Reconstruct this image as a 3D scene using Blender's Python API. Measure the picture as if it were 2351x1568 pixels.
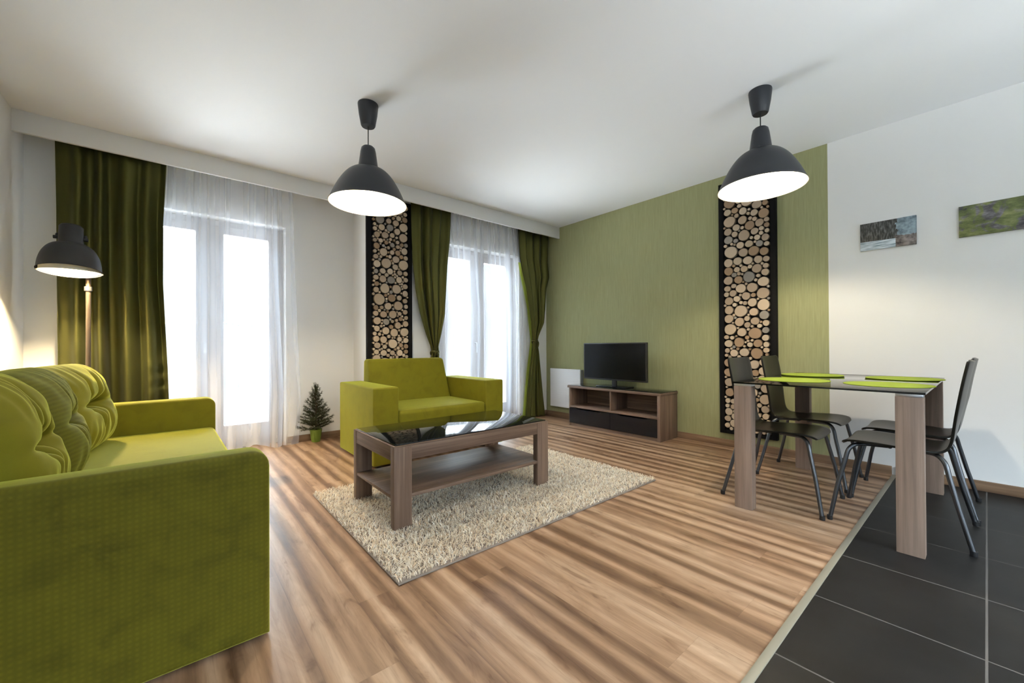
import bpy, bmesh, math, random
from math import pi, sin, cos, radians
from mathutils import Vector, Matrix, noise as mnoise
import numpy as np

for o in list(bpy.data.objects):
    bpy.data.objects.remove(o)
S = bpy.context.scene
COL = S.collection

# ---------------------------------------------------------------- camera
cd = bpy.data.cameras.new('camera')
cam = bpy.data.objects.new('camera', cd)
COL.objects.link(cam)
YAW, PITCH, ROLL, FPX = 0.7011, 0.0056, -0.005, 919.95
F0 = Vector((sin(YAW), cos(YAW), 0)); R0 = Vector((cos(YAW), -sin(YAW), 0)); Z0 = Vector((0, 0, 1))
Fv = F0*cos(PITCH) + Z0*sin(PITCH); U0 = -F0*sin(PITCH) + Z0*cos(PITCH)
Rv = R0*cos(ROLL) + U0*sin(ROLL); Uv = U0*cos(ROLL) - R0*sin(ROLL)
M = Matrix(((Rv.x, Uv.x, -Fv.x, 0), (Rv.y, Uv.y, -Fv.y, 0), (Rv.z, Uv.z, -Fv.z, 0.966), (0, 0, 0, 1)))
cam.matrix_world = M
cd.sensor_width = 36.0
cd.lens = FPX/2351*36.0
cd.shift_y = 7.78/2351
cd.clip_start = 0.02
S.camera = cam

# ---------------------------------------------------------------- exposure, world and daylight
S.view_settings.view_transform = 'Standard'
S.view_settings.look = 'None'
S.view_settings.gamma = 1.0
S.view_settings.use_curve_mapping = False
S.view_settings.exposure = 0.95
w = bpy.data.worlds.new('sky'); S.world = w; w.use_nodes = True
bg = w.node_tree.nodes['Background']
# overcast day: bright ground glow added to light the ceiling, dimmer band of woods at the horizon, bright sky above
wt = w.node_tree
tcw = wt.nodes.new('ShaderNodeTexCoord'); spw = wt.nodes.new('ShaderNodeSeparateXYZ'); rpw = wt.nodes.new('ShaderNodeValToRGB')
wt.links.new(tcw.outputs['Generated'], spw.inputs[0])
mpw = wt.nodes.new('ShaderNodeMapRange'); mpw.inputs['From Min'].default_value = -1.0
wt.links.new(spw.outputs[2], mpw.inputs['Value']); wt.links.new(mpw.outputs[0], rpw.inputs[0])
WORLD_STOPS = [(0.28, (1.45, 1.48, 1.56)), (0.38, (.062, .064, .068)), (0.485, (.036, .037, .040)), (0.53, (.030, .031, .035)), (0.61, (.042, .045, .050)), (0.70, (.94, 1.05, 1.2)), (1.0, (.94, 1.05, 1.2))]
while len(rpw.color_ramp.elements) < len(WORLD_STOPS): rpw.color_ramp.elements.new(.5)
for e_, (p_, c_) in zip(rpw.color_ramp.elements, WORLD_STOPS): e_.position = p_; e_.color = (*c_, 1)
wt.links.new(rpw.outputs[0], bg.inputs[0])
bg.inputs[1].default_value = 16.0

def portal(name, loc, rot, sx, sy):
    l = bpy.data.lights.new(name, 'AREA'); l.shape = 'RECTANGLE'; l.size = sx; l.size_y = sy
    l.cycles.is_portal = True
    o = bpy.data.objects.new(name, l); COL.objects.link(o); o.location = loc; o.rotation_euler = rot
    return o
# sky portals sit in the window openings and point into the room
portal('daylight_portal', (0.26, 4.92, 1.10), (-pi/2, 0, 0), 1.3, 2.3)
portal('daylight_portal', (2.965, 4.42, 1.10), (-pi/2, 0, 0), 1.3, 2.3)
portal('daylight_portal', (1.60, -3.12, 1.45), (pi/2, 0, 0), 3.2, 1.7)  # serves the added rear window

portal('daylight_portal', (-0.97, -1.55, 1.5), (0, -pi/2, 0), 1.5, 1.9)  # serves the added left window

# ---------------------------------------------------------------- helpers
class G:                                     # tiny node graph helper
    def __init__(s, name):
        s.m = bpy.data.materials.new(name); s.m.use_nodes = True
        s.t = s.m.node_tree; s.t.nodes.clear()
        s.out = s.t.nodes.new('ShaderNodeOutputMaterial')
    def n(s, typ, ins=None, **kw):
        x = s.t.nodes.new('ShaderNode'+typ)
        for k, v in kw.items(): setattr(x, k, v)
        if ins:
            for k, v in ins.items():
                sock = x.inputs[k]
                if isinstance(v, bpy.types.NodeSocket): s.t.links.new(v, sock)
                else: sock.default_value = v
        return x
    def link(s, a, b): s.t.links.new(a, b)
    def ramp(s, fac, stops, interp='LINEAR'):
        x = s.n('ValToRGB', {0: fac}); x.color_ramp.interpolation = interp
        e = x.color_ramp.elements
        while len(e) < len(stops): e.new(0.5)
        for i, (p, c) in enumerate(stops): e[i].position = p; e[i].color = (*c, 1)
        return x.outputs[0]
    def math(s, op, a, b=0.0, c=0.0):
        x = s.n('Math', operation=op)
        for i, v in enumerate((a, b, c)):
            if isinstance(v, bpy.types.NodeSocket): s.link(v, x.inputs[i])
            else: x.inputs[i].default_value = v
        return x.outputs[0]
    def mix(s, fac, a, b, blend='MIX'):
        x = s.n('MixRGB', blend_type=blend)
        for i, v in enumerate((fac, a, b)):
            if isinstance(v, bpy.types.NodeSocket): s.link(v, x.inputs[i])
            elif i == 0: x.inputs[0].default_value = v
            else: x.inputs[i].default_value = (*v, 1)
        return x.outputs[0]
    def bsdf(s, **kw):
        p = s.n('BsdfPrincipled')
        for k, v in kw.items():
            sock = p.inputs[k.replace('_', ' ')]
            if isinstance(v, bpy.types.NodeSocket): s.link(v, sock)
            elif isinstance(v, tuple) and len(v) == 3: sock.default_value = (*v, 1)
            else: sock.default_value = v
        s.link(p.outputs[0], s.out.inputs[0]); s.p = p
        return p
    def bump(s, height, strength=0.3, dist=0.002):
        b = s.n('Bump', {'Strength': strength, 'Distance': dist, 'Height': height})
        s.link(b.outputs[0], s.p.inputs['Normal'])

def plain(name, col, rough=0.5, **kw):
    g = G(name); g.bsdf(Base_Color=col, Roughness=rough, **kw); return g.m

def wall_paint(name, col, amount=0.15):
    g = G(name); tc = g.n('TexCoord').outputs['Object']
    nz = g.n('TexNoise', {'Vector': tc, 'Scale': 180.0, 'Detail': 3.0}).outputs[0]
    g.bsdf(Base_Color=col, Roughness=0.85); g.bump(nz, amount, 0.001); return g.m

def wood(name, light, dark, axis='X', scale=1.0, rough=0.5):
    # fine open-pore grain running along one axis
    g = G(name); tc = g.n('TexCoord').outputs['Object']
    sc = {'X': (1.6, 60, 60), 'Y': (60, 1.6, 60), 'Z': (60, 60, 1.6)}[axis]
    sc2 = {'X': (1.0, 14, 14), 'Y': (14, 1.0, 14), 'Z': (14, 14, 1.0)}[axis]
    mp = g.n('Mapping', {'Vector': tc, 'Scale': tuple(a*scale for a in sc)}).outputs[0]
    mp2 = g.n('Mapping', {'Vector': tc, 'Scale': tuple(a*scale for a in sc2)}).outputs[0]
    a = g.n('TexNoise', {'Vector': mp, 'Scale': 1.0, 'Detail': 5.0, 'Roughness': 0.65}).outputs[0]
    b = g.n('TexNoise', {'Vector': mp2, 'Scale': 1.0, 'Detail': 3.0, 'Distortion': 0.8}).outputs[0]
    f = g.math('ADD', g.math('MULTIPLY', a, 0.55), g.math('MULTIPLY', b, 0.45))
    c = g.ramp(f, [(0.36, dark), (0.52, tuple((x+y)/2 for x, y in zip(light, dark))), (0.64, light)])
    g.bsdf(Base_Color=c, Roughness=rough, Specular_IOR_Level=0.35); g.bump(a, 0.25, 0.001)
    return g.m

def mesh_obj(name, verts, faces, m, parent=None, smooth=False):
    me = bpy.data.meshes.new(name); me.from_pydata([tuple(v) for v in verts], [], faces); me.update()
    o = bpy.data.objects.new(name, me); COL.objects.link(o)
    if m: me.materials.append(m)
    if parent: o.parent = parent
    if smooth: me.polygons.foreach_set('use_smooth', [True]*len(me.polygons))
    return o

def bm_obj(name, bm, m, parent=None, smooth=False):
    me = bpy.data.meshes.new(name); bm.normal_update(); bm.to_mesh(me); bm.free()
    o = bpy.data.objects.new(name, me); COL.objects.link(o)
    if m: me.materials.append(m)
    if parent: o.parent = parent
    if smooth:
        me.polygons.foreach_set('use_smooth', [True]*len(me.polygons))
        if smooth == 'auto': me.set_sharp_from_angle(angle=radians(35))
    return o

def box_into(bm, x0, y0, z0, x1, y1, z1, bev=0.0, seg=2):
    t = bmesh.new()
    bmesh.ops.create_cube(t, size=1.0)
    for v in t.verts:
        v.co = ((x0+x1)/2+v.co.x*(x1-x0), (y0+y1)/2+v.co.y*(y1-y0), (z0+z1)/2+v.co.z*(z1-z0))
    if bev > 0:
        bmesh.ops.bevel(t, geom=list(t.edges), offset=bev, segments=seg, profile=0.5, affect='EDGES', clamp_overlap=True)
    me = bpy.data.meshes.new('tmp'); t.to_mesh(me); t.free(); bm.from_mesh(me); bpy.data.meshes.remove(me)

def box(name, x0, y0, z0, x1, y1, z1, m, parent=None, bev=0.0, seg=2):
    bm = bmesh.new(); box_into(bm, min(x0,x1), min(y0,y1), min(z0,z1), max(x0,x1), max(y0,y1), max(z0,z1), bev, seg)
    return bm_obj(name, bm, m, parent, 'auto' if bev > 0 else False)

def lathe_into(bm, prof, cx=0, cy=0, n=48, close=False):
    rings = []
    for r, z in prof:
        rings.append([bm.verts.new((cx+r*cos(2*pi*i/n), cy+r*sin(2*pi*i/n), z)) for i in range(n)])
    prs = list(zip(rings, rings[1:]))
    if close: prs.append((rings[-1], rings[0]))
    for a, b in prs:
        for i in range(n):
            bm.faces.new((a[i], a[(i+1) % n], b[(i+1) % n], b[i]))
    return rings

def lathe(name, prof, m, parent=None, cx=0, cy=0, n=48, close=False, caps=False):
    bm = bmesh.new(); rings = lathe_into(bm, prof, cx, cy, n, close)
    if caps:
        bm.faces.new(list(reversed(rings[0]))); bm.faces.new(rings[-1])
    bmesh.ops.recalc_face_normals(bm, faces=list(bm.faces))
    return bm_obj(name, bm, m, parent, 'auto')

def tube_into(bm, pts, r, n=10, cap=True):
    pts = [Vector(p) for p in pts]; rings = []
    rr = r if isinstance(r, (list, tuple)) else [r]*len(pts)
    up = None
    for i, p in enumerate(pts):
        d = (pts[min(i+1, len(pts)-1)] - pts[max(i-1, 0)]).normalized()
        if up is None:
            up = Vector((0, 0, 1)) if abs(d.z) < 0.9 else Vector((1, 0, 0))
        a = (up - d*up.dot(d)).normalized(); b = d.cross(a); up = a
        rings.append([bm.verts.new(p + (a*cos(2*pi*k/n) + b*sin(2*pi*k/n))*rr[i]) for k in range(n)])
    for A, B in zip(rings, rings[1:]):
        for k in range(n): bm.faces.new((A[k], A[(k+1) % n], B[(k+1) % n], B[k]))
    if cap:
        bm.faces.new(list(reversed(rings[0]))); bm.faces.new(rings[-1])

def tube(name, pts, r, m, parent=None, n=10):
    bm = bmesh.new(); tube_into(bm, pts, r, n)
    bmesh.ops.recalc_face_normals(bm, faces=list(bm.faces))
    return bm_obj(name, bm, m, parent, 'auto')

def spline(pts, k=6):                        # Catmull-Rom resampling
    P = [Vector(p) for p in pts]; out = []
    for i in range(len(P)-1):
        p0, p1, p2, p3 = P[max(i-1, 0)], P[i], P[i+1], P[min(i+2, len(P)-1)]
        for j in range(k):
            t = j/k
            out.append(0.5*((2*p1) + (p2-p0)*t + (2*p0-5*p1+4*p2-p3)*t*t + (3*p1-p0-3*p2+p3)*t**3))
    out.append(P[-1]); return out

def tag(o, label=None, cat=None, group=None, kind=None):
    if label: o['label'] = label
    if cat: o['category'] = cat
    if group: o['group'] = group
    if kind: o['kind'] = kind
    return o

def thing(name, label, cat, loc=(0, 0, 0), rz=0.0, group=None, kind=None):
    o = bpy.data.objects.new(name, None); COL.objects.link(o); o.location = loc; o.rotation_euler = (0, 0, rz)
    o.empty_display_size = 0.1
    return tag(o, label, cat, group, kind)

def structure(o):
    o['kind'] = 'structure'; return o

def dup(root, loc=None, rz=None, label=None):
    r = root.copy(); COL.objects.link(r)
    if loc is not None: r.location = loc
    if rz is not None: r.rotation_euler = (0, 0, rz)
    if label: r['label'] = label
    for ch in list(root.children):
        c = ch.copy(); COL.objects.link(c); c.parent = r
        for g in ch.children:
            d = g.copy(); COL.objects.link(d); d.parent = c
    return r

# ---------------------------------------------------------------- materials
M_white = wall_paint('white_wall_paint', (0.80, 0.80, 0.79))
M_ceil = wall_paint('ceiling_paint', (0.86, 0.87, 0.89))
M_trimw = plain('white_board', (0.78, 0.79, 0.79), 0.6)

def make_green_wall():
    g = G('green_woven_wallpaper'); tc = g.n('TexCoord').outputs['Object']
    mp = g.n('Mapping', {'Vector': tc, 'Scale': (1, 90, 2.2)}).outputs[0]
    a = g.n('TexNoise', {'Vector': mp, 'Scale': 1.0, 'Detail': 5.0, 'Roughness': 0.7}).outputs[0]
    mp2 = g.n('Mapping', {'Vector': tc, 'Scale': (1, 260, 7)}).outputs[0]
    b = g.n('TexNoise', {'Vector': mp2, 'Scale': 1.0, 'Detail': 3.0}).outputs[0]
    f = g.math('ADD', g.math('MULTIPLY', a, 0.5), g.math('MULTIPLY', b, 0.5))
    c = g.ramp(f, [(0.34, (0.285, 0.295, 0.140)), (0.52, (0.335, 0.342, 0.172)), (0.68, (0.385, 0.388, 0.208))])
    g.bsdf(Base_Color=c, Roughness=0.8); g.bump(f, 0.3, 0.001); return g.m
M_green = make_green_wall()

def make_floor():
    g = G('striped_walnut_planks'); tc = g.n('TexCoord').outputs['Object']
    sep = g.n('SeparateXYZ', {0: tc}); X, Y = sep.outputs[0], sep.outputs[1]
    px = g.math('DIVIDE', g.math('SUBTRACT', X, 0.135), 0.2)
    idx = g.math('FLOOR', px); fx = g.math('FRACT', px)
    rnd = g.n('TexWhiteNoise', {'W': idx}, noise_dimensions='1D').outputs['Value']
    py = g.math('DIVIDE', g.math('ADD', Y, g.math('MULTIPLY', rnd, 1.38)), 1.38)
    idy = g.math('FLOOR', py); fy = g.math('FRACT', py)
    cmb = g.n('CombineXYZ', {0: idx, 1: idy, 2: 0.0}).outputs[0]
    wn = g.n('TexWhiteNoise', {'Vector': cmb}, noise_dimensions='3D')
    off = g.n('VectorMath', {0: wn.outputs['Color'], 1: (40.0, 40.0, 40.0)}, operation='MULTIPLY').outputs[0]
    v = g.n('VectorMath', {0: tc, 1: off}, operation='ADD').outputs[0]
    offy = g.n('VectorMath', {0: off, 1: (0.0, 0.05, 0.0)}, operation='MULTIPLY').outputs[0]
    vs = g.n('VectorMath', {0: tc, 1: offy}, operation='ADD').outputs[0]
    m1 = g.n('Mapping', {'Vector': vs, 'Scale': (14.0, 0.22, 1)}).outputs[0]
    s1 = g.n('TexNoise', {'Vector': m1, 'Scale': 1.0, 'Detail': 2.0, 'Roughness': 0.45, 'Distortion': 0.12}).outputs[0]
    m2 = g.n('Mapping', {'Vector': v, 'Scale': (70.0, 3.5, 1)}).outputs[0]
    s2 = g.n('TexNoise', {'Vector': m2, 'Scale': 1.0, 'Detail': 6.0, 'Roughness': 0.7, 'Distortion': 0.6}).outputs[0]
    m3 = g.n('Mapping', {'Vector': v, 'Scale': (13.0, 3.0, 1)}).outputs[0]
    s3 = g.n('TexNoise', {'Vector': m3, 'Scale': 1.0, 'Detail': 4.0, 'Roughness': 0.6, 'Distortion': 1.2}).outputs[0]
    wob = g.n('TexNoise', {'Vector': g.n('Mapping', {'Vector': vs, 'Scale': (5.0, 0.9, 1)}).outputs[0], 'Scale': 1.0, 'Detail': 2.0}).outputs[0]
    sn = g.math('SINE', g.math('MULTIPLY', g.math('ADD', X, g.math('MULTIPLY', wob, 0.09)), 2*pi/0.1))
    sf = g.math('ADD', g.math('MULTIPLY', s1, 0.5), g.math('ADD', g.math('MULTIPLY', sn, 0.046), 0.25))
    base = g.ramp(sf, [(0.40, (0.135, 0.074, 0.042)), (0.455, (0.205, 0.120, 0.070)), (0.51, (0.315, 0.195, 0.120)), (0.59, (0.400, 0.270, 0.180))])
    fine = g.ramp(s2, [(0.34, (0.62, 0.56, 0.50)), (0.50, (0.95, 0.94, 0.92)), (0.65, (1.08, 1.08, 1.06))])
    c = g.mix(0.55, base, fine, 'MULTIPLY')
    kn = g.ramp(s3, [(0.30, (0.50, 0.40, 0.33)), (0.41, (.92, .90, .87)), (.60, (1.16, 1.17, 1.17))])
    c = g.mix(0.8, c, kn, 'MULTIPLY')
    br = g.math('ADD', g.math('MULTIPLY', wn.outputs['Value'], 0.08), 0.96)
    c = g.mix(1.0, c, g.n('CombineXYZ', {0: br, 1: br, 2: br}).outputs[0], 'MULTIPLY')
    ex = g.math('LESS_THAN', g.math('MULTIPLY', g.math('MINIMUM', fx, g.math('SUBTRACT', 1.0, fx)), 0.2), 0.0011)
    ey = g.math('LESS_THAN', g.math('MULTIPLY', g.math('MINIMUM', fy, g.math('SUBTRACT', 1.0, fy)), 1.38), 0.0011)
    sm = g.math('MAXIMUM', ex, g.math('MULTIPLY', ey, 0.45))
    c = g.mix(g.math('MULTIPLY', sm, 0.30), c, (0.07, 0.04, 0.025))
    rg = g.math('ADD', g.math('MULTIPLY', s2, 0.18), 0.27)
    g.bsdf(Base_Color=c, Roughness=rg, Specular_IOR_Level=0.30)
    g.bump(g.math('SUBTRACT', g.math('MULTIPLY', s2, 0.25), sm), 0.25, 0.001); return g.m
M_floor = make_floor()

def make_tile():
    g = G('dark_stone_tiles'); tc = g.n('TexCoord').outputs['Object']
    sep = g.n('SeparateXYZ', {0: tc}); X, Y = sep.outputs[0], sep.outputs[1]
    px = g.math('DIVIDE', g.math('SUBTRACT', X, 1.899), 0.455); py = g.math('DIVIDE', g.math('SUBTRACT', Y, 0.007), 0.455)
    fx = g.math('FRACT', px); fy = g.math('FRACT', py)
    ex = g.math('LESS_THAN', g.math('MULTIPLY', g.math('MINIMUM', fx, g.math('SUBTRACT', 1.0, fx)), 0.455), 0.0030)
    ey = g.math('LESS_THAN', g.math('MULTIPLY', g.math('MINIMUM', fy, g.math('SUBTRACT', 1.0, fy)), 0.455), 0.0030)
    gr = g.math('MAXIMUM', ex, ey)
    n1 = g.n('TexNoise', {'Vector': tc, 'Scale': 5.0, 'Detail': 6.0}).outputs[0]
    c = g.ramp(n1, [(0.3, (0.0100, 0.0092, 0.0085)), (0.7, (0.017, 0.0158, 0.0148))])
    c = g.mix(gr, c, (0.10, 0.092, 0.085))
    g.bsdf(Base_Color=c, Roughness=g.math('ADD', g.math('MULTIPLY', gr, 0.4), 0.42), Specular_IOR_Level=0.12)
    g.bump(g.math('SUBTRACT', g.math('MULTIPLY', n1, 0.3), gr), 0.3, 0.001); return g.m
M_tile = make_tile()

M_base = wood('walnut_baseboard', (0.30, 0.19, 0.115), (0.16, 0.095, 0.055), 'Y', 1.0, 0.5)
M_baseX = wood('walnut_baseboard_cross', (0.26, 0.165, 0.10), (0.14, 0.085, 0.05), 'X', 1.0, 0.5)
OAKL, OAKD = (0.230, 0.155, 0.112), (0.100, 0.062, 0.043)
M_oakX = wood('smoked_oak_lengthwise', OAKL, OAKD, 'X', 1.0, 0.5)
M_oakY = wood('smoked_oak_crosswise', OAKL, OAKD, 'Y', 1.0, 0.5)
M_oakZ = wood('smoked_oak_upright', OAKL, OAKD, 'Z', 1.0, 0.5)
OL, OD = (0.30, 0.215, 0.165), (0.165, 0.113, 0.084)
M_oak_lightZ = wood('pale_smoked_oak_upright', OL, OD, 'Z', 1.0, 0.5)

def make_velvet(name, col, pattern, sheen=0.35, mott=0.16):
    g = G(name); tc = g.n('TexCoord').outputs['Object']
    n1 = g.n('TexNoise', {'Vector': tc, 'Scale': 11.0, 'Detail': 4.0, 'Distortion': 0.6}).outputs[0]
    dk = tuple(x*(1-mott) for x in col); lt = tuple(min(1, x*(1+mott*0.5)) for x in col)
    c = g.ramp(n1, [(0.32, dk), (0.48, col), (0.7, lt)])
    h = None
    if pattern:
        sep = g.n('SeparateXYZ', {0: tc})
        w2 = []
        for ax in pattern:
            s_ = g.math('SINE', g.math('MULTIPLY', sep.outputs['XYZ'.index(ax)], 2*pi/0.0150))
            w2.append(g.math('ADD', g.math('MULTIPLY', s_, 0.5), 0.5))
        h = w2[0]
        for q in w2[1:]: h = g.math('MULTIPLY', h, q)
        shade = g.math('ADD', g.math('MULTIPLY', h, 0.18), 0.87)
        c = g.mix(1.0, c, g.n('CombineXYZ', {0: shade, 1: shade, 2: shade}).outputs[0], 'MULTIPLY')
    g.bsdf(Base_Color=c, Roughness=0.75, Specular_IOR_Level=0.2, Sheen_Weight=sheen, Sheen_Roughness=0.28, Sheen_Tint=(0.90, 0.90, 0.14))
    f = g.n('TexNoise', {'Vector': tc, 'Scale': 900.0, 'Detail': 2.0}).outputs[0]
    g.bump(g.math('ADD', g.math('MULTIPLY', h, 0.8), f) if h else f, 0.35, 0.0015); return g.m
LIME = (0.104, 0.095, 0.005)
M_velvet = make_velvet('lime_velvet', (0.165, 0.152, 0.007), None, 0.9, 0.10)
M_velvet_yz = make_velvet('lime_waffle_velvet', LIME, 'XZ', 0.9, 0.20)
M_velvet_top = make_velvet('lime_waffle_velvet_cross', LIME, 'XYZ')
M_velvet_rib = make_velvet('lime_ribbed_velvet', (0.10, 0.100, 0.007), 'Z', 0.5)

def make_curtain():
    g = G('olive_satin'); tc = g.n('TexCoord').outputs['Object']
    m1 = g.n('Mapping', {'Vector': tc, 'Scale': (500, 500, 500)}).outputs[0]
    n1 = g.n('TexNoise', {'Vector': m1, 'Scale': 1.0, 'Detail': 2.0}).outputs[0]
    c = g.ramp(n1, [(0.3, (0.036, 0.039, 0.013)), (0.7, (0.056, 0.058, 0.019))])
    g.bsdf(Base_Color=c, Roughness=0.36, Metallic=0.38, Specular_IOR_Level=0.9, Sheen_Weight=0.10, Sheen_Roughness=0.4,
           Specular_Tint=(0.98, 0.88, 0.25))
    g.bump(n1, 0.15, 0.0006)
    tr = g.n('BsdfTranslucent', {'Color': (0.36, 0.38, 0.06, 1)})
    mx = g.n('MixShader', {0: 0.05, 1: g.p.outputs[0], 2: tr.outputs[0]})
    g.link(mx.outputs[0], g.out.inputs[0]); return g.m
M_curtain = make_curtain()
def backlit_mat():  # lime colour carries the backlight seen through single curtain fabric
    g = G('lime_backlight'); g.bsdf(Base_Color=(0.26, 0.30, 0.04), Roughness=.7)
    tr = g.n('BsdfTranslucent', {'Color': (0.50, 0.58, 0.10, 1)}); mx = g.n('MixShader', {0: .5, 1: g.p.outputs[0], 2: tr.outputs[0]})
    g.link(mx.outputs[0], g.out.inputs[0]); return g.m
M_backlight = backlit_mat()

def make_sheer():
    g = G('white_voile')
    lw = g.n('LayerWeight', {'Blend': 0.5}).outputs['Facing']
    fac = g.math('MINIMUM', g.math('ADD', g.math('MULTIPLY', g.math('POWER', lw, 1.5), 0.50), 0.26), 0.92)
    tp = g.n('BsdfTransparent', {'Color': (1, 1, 1, 1)})
    tl = g.n('BsdfTranslucent', {'Color': (0.80, 0.85, 0.96, 1)})
    df = g.n('BsdfDiffuse', {'Color': (0.86, 0.87, 0.92, 1)})
    a = g.n('MixShader', {0: 0.36, 1: df.outputs[0], 2: tl.outputs[0]})
    b = g.n('MixShader', {0: fac, 1: tp.outputs[0], 2: a.outputs[0]})
    g.link(b.outputs[0], g.out.inputs[0]); return g.m
M_sheer = make_sheer()

def make_glass():
    g = G('clear_window_glass')
    tp = g.n('BsdfTransparent', {'Color': (0.94, 0.97, 0.96, 1)})
    gl = g.n('BsdfGlossy', {'Color': (1, 1, 1, 1), 'Roughness': 0.02})
    fr = g.n('Fresnel', {'IOR': 1.5}).outputs[0]
    mx = g.n('MixShader', {0: g.math('MULTIPLY', fr, 0.8), 1: tp.outputs[0], 2: gl.outputs[0]})
    g.link(mx.outputs[0], g.out.inputs[0]); return g.m
M_glass = make_glass()

def make_smoked():
    g = G('smoked_table_glass')
    tp = g.n('BsdfTransparent', {'Color': (0.40, 0.38, 0.33, 1)})
    gl = g.n('BsdfGlossy', {'Color': (1, 1, 1, 1), 'Roughness': 0.01})
    fr = g.n('Fresnel', {'IOR': 1.52}).outputs[0]
    mx = g.n('MixShader', {0: fr, 1: tp.outputs[0], 2: gl.outputs[0]})
    g.link(mx.outputs[0], g.out.inputs[0]); return g.m
M_smoked = make_smoked()
M_black_glass = plain('black_glass', (0.006, 0.007, 0.007), 0.03, Specular_IOR_Level=0.42)
M_black_gloss = plain('black_gloss_front', (0.006, 0.007, 0.010), 0.12, Specular_IOR_Level=0.5)
M_black = plain('black_plastic', (0.010, 0.010, 0.011), 0.45)
M_black_matt = plain('black_painted_board', (0.0045, 0.0045, 0.005), 0.7, Specular_IOR_Level=0.15)
M_screen = plain('tv_screen', (0.004, 0.004, 0.0045), 0.22, Specular_IOR_Level=0.22)
M_shade = plain('anthracite_lacquer', (0.018, 0.021, 0.027), 0.42, Specular_IOR_Level=0.5)
M_shade2 = plain('dark_grey_lacquer', (0.025, 0.025, 0.027), 0.5, Specular_IOR_Level=0.4)
M_inner = plain('white_inside_enamel', (0.82, 0.76, 0.62), 0.5)
M_chrome = plain('dark_chrome_tube', (0.10, 0.105, 0.115), 0.34, Metallic=1.0)
M_steel = plain('brushed_steel', (0.60, 0.62, 0.66), 0.32, Metallic=1.0)
M_rad = plain('white_enamel', (0.80, 0.81, 0.83), 0.35)
M_radside = plain('grey_enamel', (0.42, 0.43, 0.45), 0.5)
M_frame = wood('larch_window_frame', (0.46, 0.43, 0.41), (0.36, 0.33, 0.31), 'Z', 0.7, 0.5)
M_alu = plain('threshold_strip', (0.23, 0.205, 0.155), 0.4)
M_concrete = plain('whitened_balcony', (0.85, 0.86, 0.88), 0.9)  # slab whitened so that it bounces daylight up to the ceiling
M_rail = plain('balcony_rail_paint', (0.10, 0.11, 0.12), 0.5)
M_mat = plain('lime_felt', (0.25, 0.33, 0.022), 0.9)
M_pot = plain('green_glazed_pot', (0.13, 0.20, 0.025), 0.4)
M_soil = plain('dark_soil', (0.02, 0.014, 0.01), 0.95)

def chair_mat():
    g = G('black_stained_plywood'); tc = g.n('TexCoord').outputs['Object']
    mp = g.n('Mapping', {'Vector': tc, 'Scale': (90, 3, 3)}).outputs[0]
    n1 = g.n('TexNoise', {'Vector': mp, 'Scale': 1.0, 'Detail': 4.0}).outputs[0]
    c = g.ramp(n1, [(0.3, (0.007, 0.0065, 0.005)), (0.7, (0.015, 0.0135, 0.010))])
    g.bsdf(Base_Color=c, Roughness=0.30, Specular_IOR_Level=0.18); return g.m
M_ply = chair_mat()

def bulb_mat(name, col, st):
    g = G(name); e = g.n('Emission', {'Color': (*col, 1), 'Strength': st}); g.link(e.outputs[0], g.out.inputs[0]); return g.m
M_bulb = bulb_mat('warm_pendant_bulb', (1.0, 0.86, 0.64), 640.0)
M_bulb2 = bulb_mat('warm_lamp_bulb', (1.0, 0.78, 0.46), 2600.0)

def log_mat():
    g = G('sawn_log_end'); uv = g.n('UVMap').outputs[0]
    ca = g.n('VertexColor', layer_name='tint').outputs[0]
    L = g.n('VectorMath', {0: uv}, operation='LENGTH').outputs['Value']
    nz = g.n('TexNoise', {'Vector': uv, 'Scale': 60.0, 'Detail': 3.0}).outputs[0]
    rr = g.math('ADD', L, g.math('MULTIPLY', nz, 0.006))
    w_ = g.math('ADD', g.math('MULTIPLY', g.math('SINE', g.math('MULTIPLY', rr, 1500.0)), 0.09), 0.93)
    sp = g.n('TexNoise', {'Vector': uv, 'Scale': 240.0, 'Detail': 2.0}).outputs[0]
    w_ = g.math('MULTIPLY', w_, g.math('ADD', g.math('MULTIPLY', sp, 0.5), 0.75))
    c = g.mix(1.0, ca, g.n('CombineXYZ', {0: w_, 1: w_, 2: w_}).outputs[0], 'MULTIPLY')
    g.bsdf(Base_Color=c, Roughness=0.85); return g.m
M_log = log_mat()

# ---------------------------------------------------------------- room shell
GX, LX, YB, HC = 4.09, -0.85, -3.0, 2.62
Y1, Y2, XJ = 4.59, 4.08, 1.50           # window wall: recessed left part, forward right part, jog
def wall_poly(name, pts, z0, z1, m):     # vertical prism from a plan outline
    n = len(pts)
    v = [(x, y, z0) for x, y in pts] + [(x, y, z1) for x, y in pts]
    f = [tuple(reversed(range(n))), tuple(range(n, 2*n))] + [(i, (i+1) % n, n+(i+1) % n, n+i) for i in range(n)]
    o = mesh_obj(name, v, f, m); bm = bmesh.new(); bm.from_mesh(o.data); bmesh.ops.recalc_face_normals(bm, faces=list(bm.faces)); bm.to_mesh(o.data); bm.free()
    return o

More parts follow.
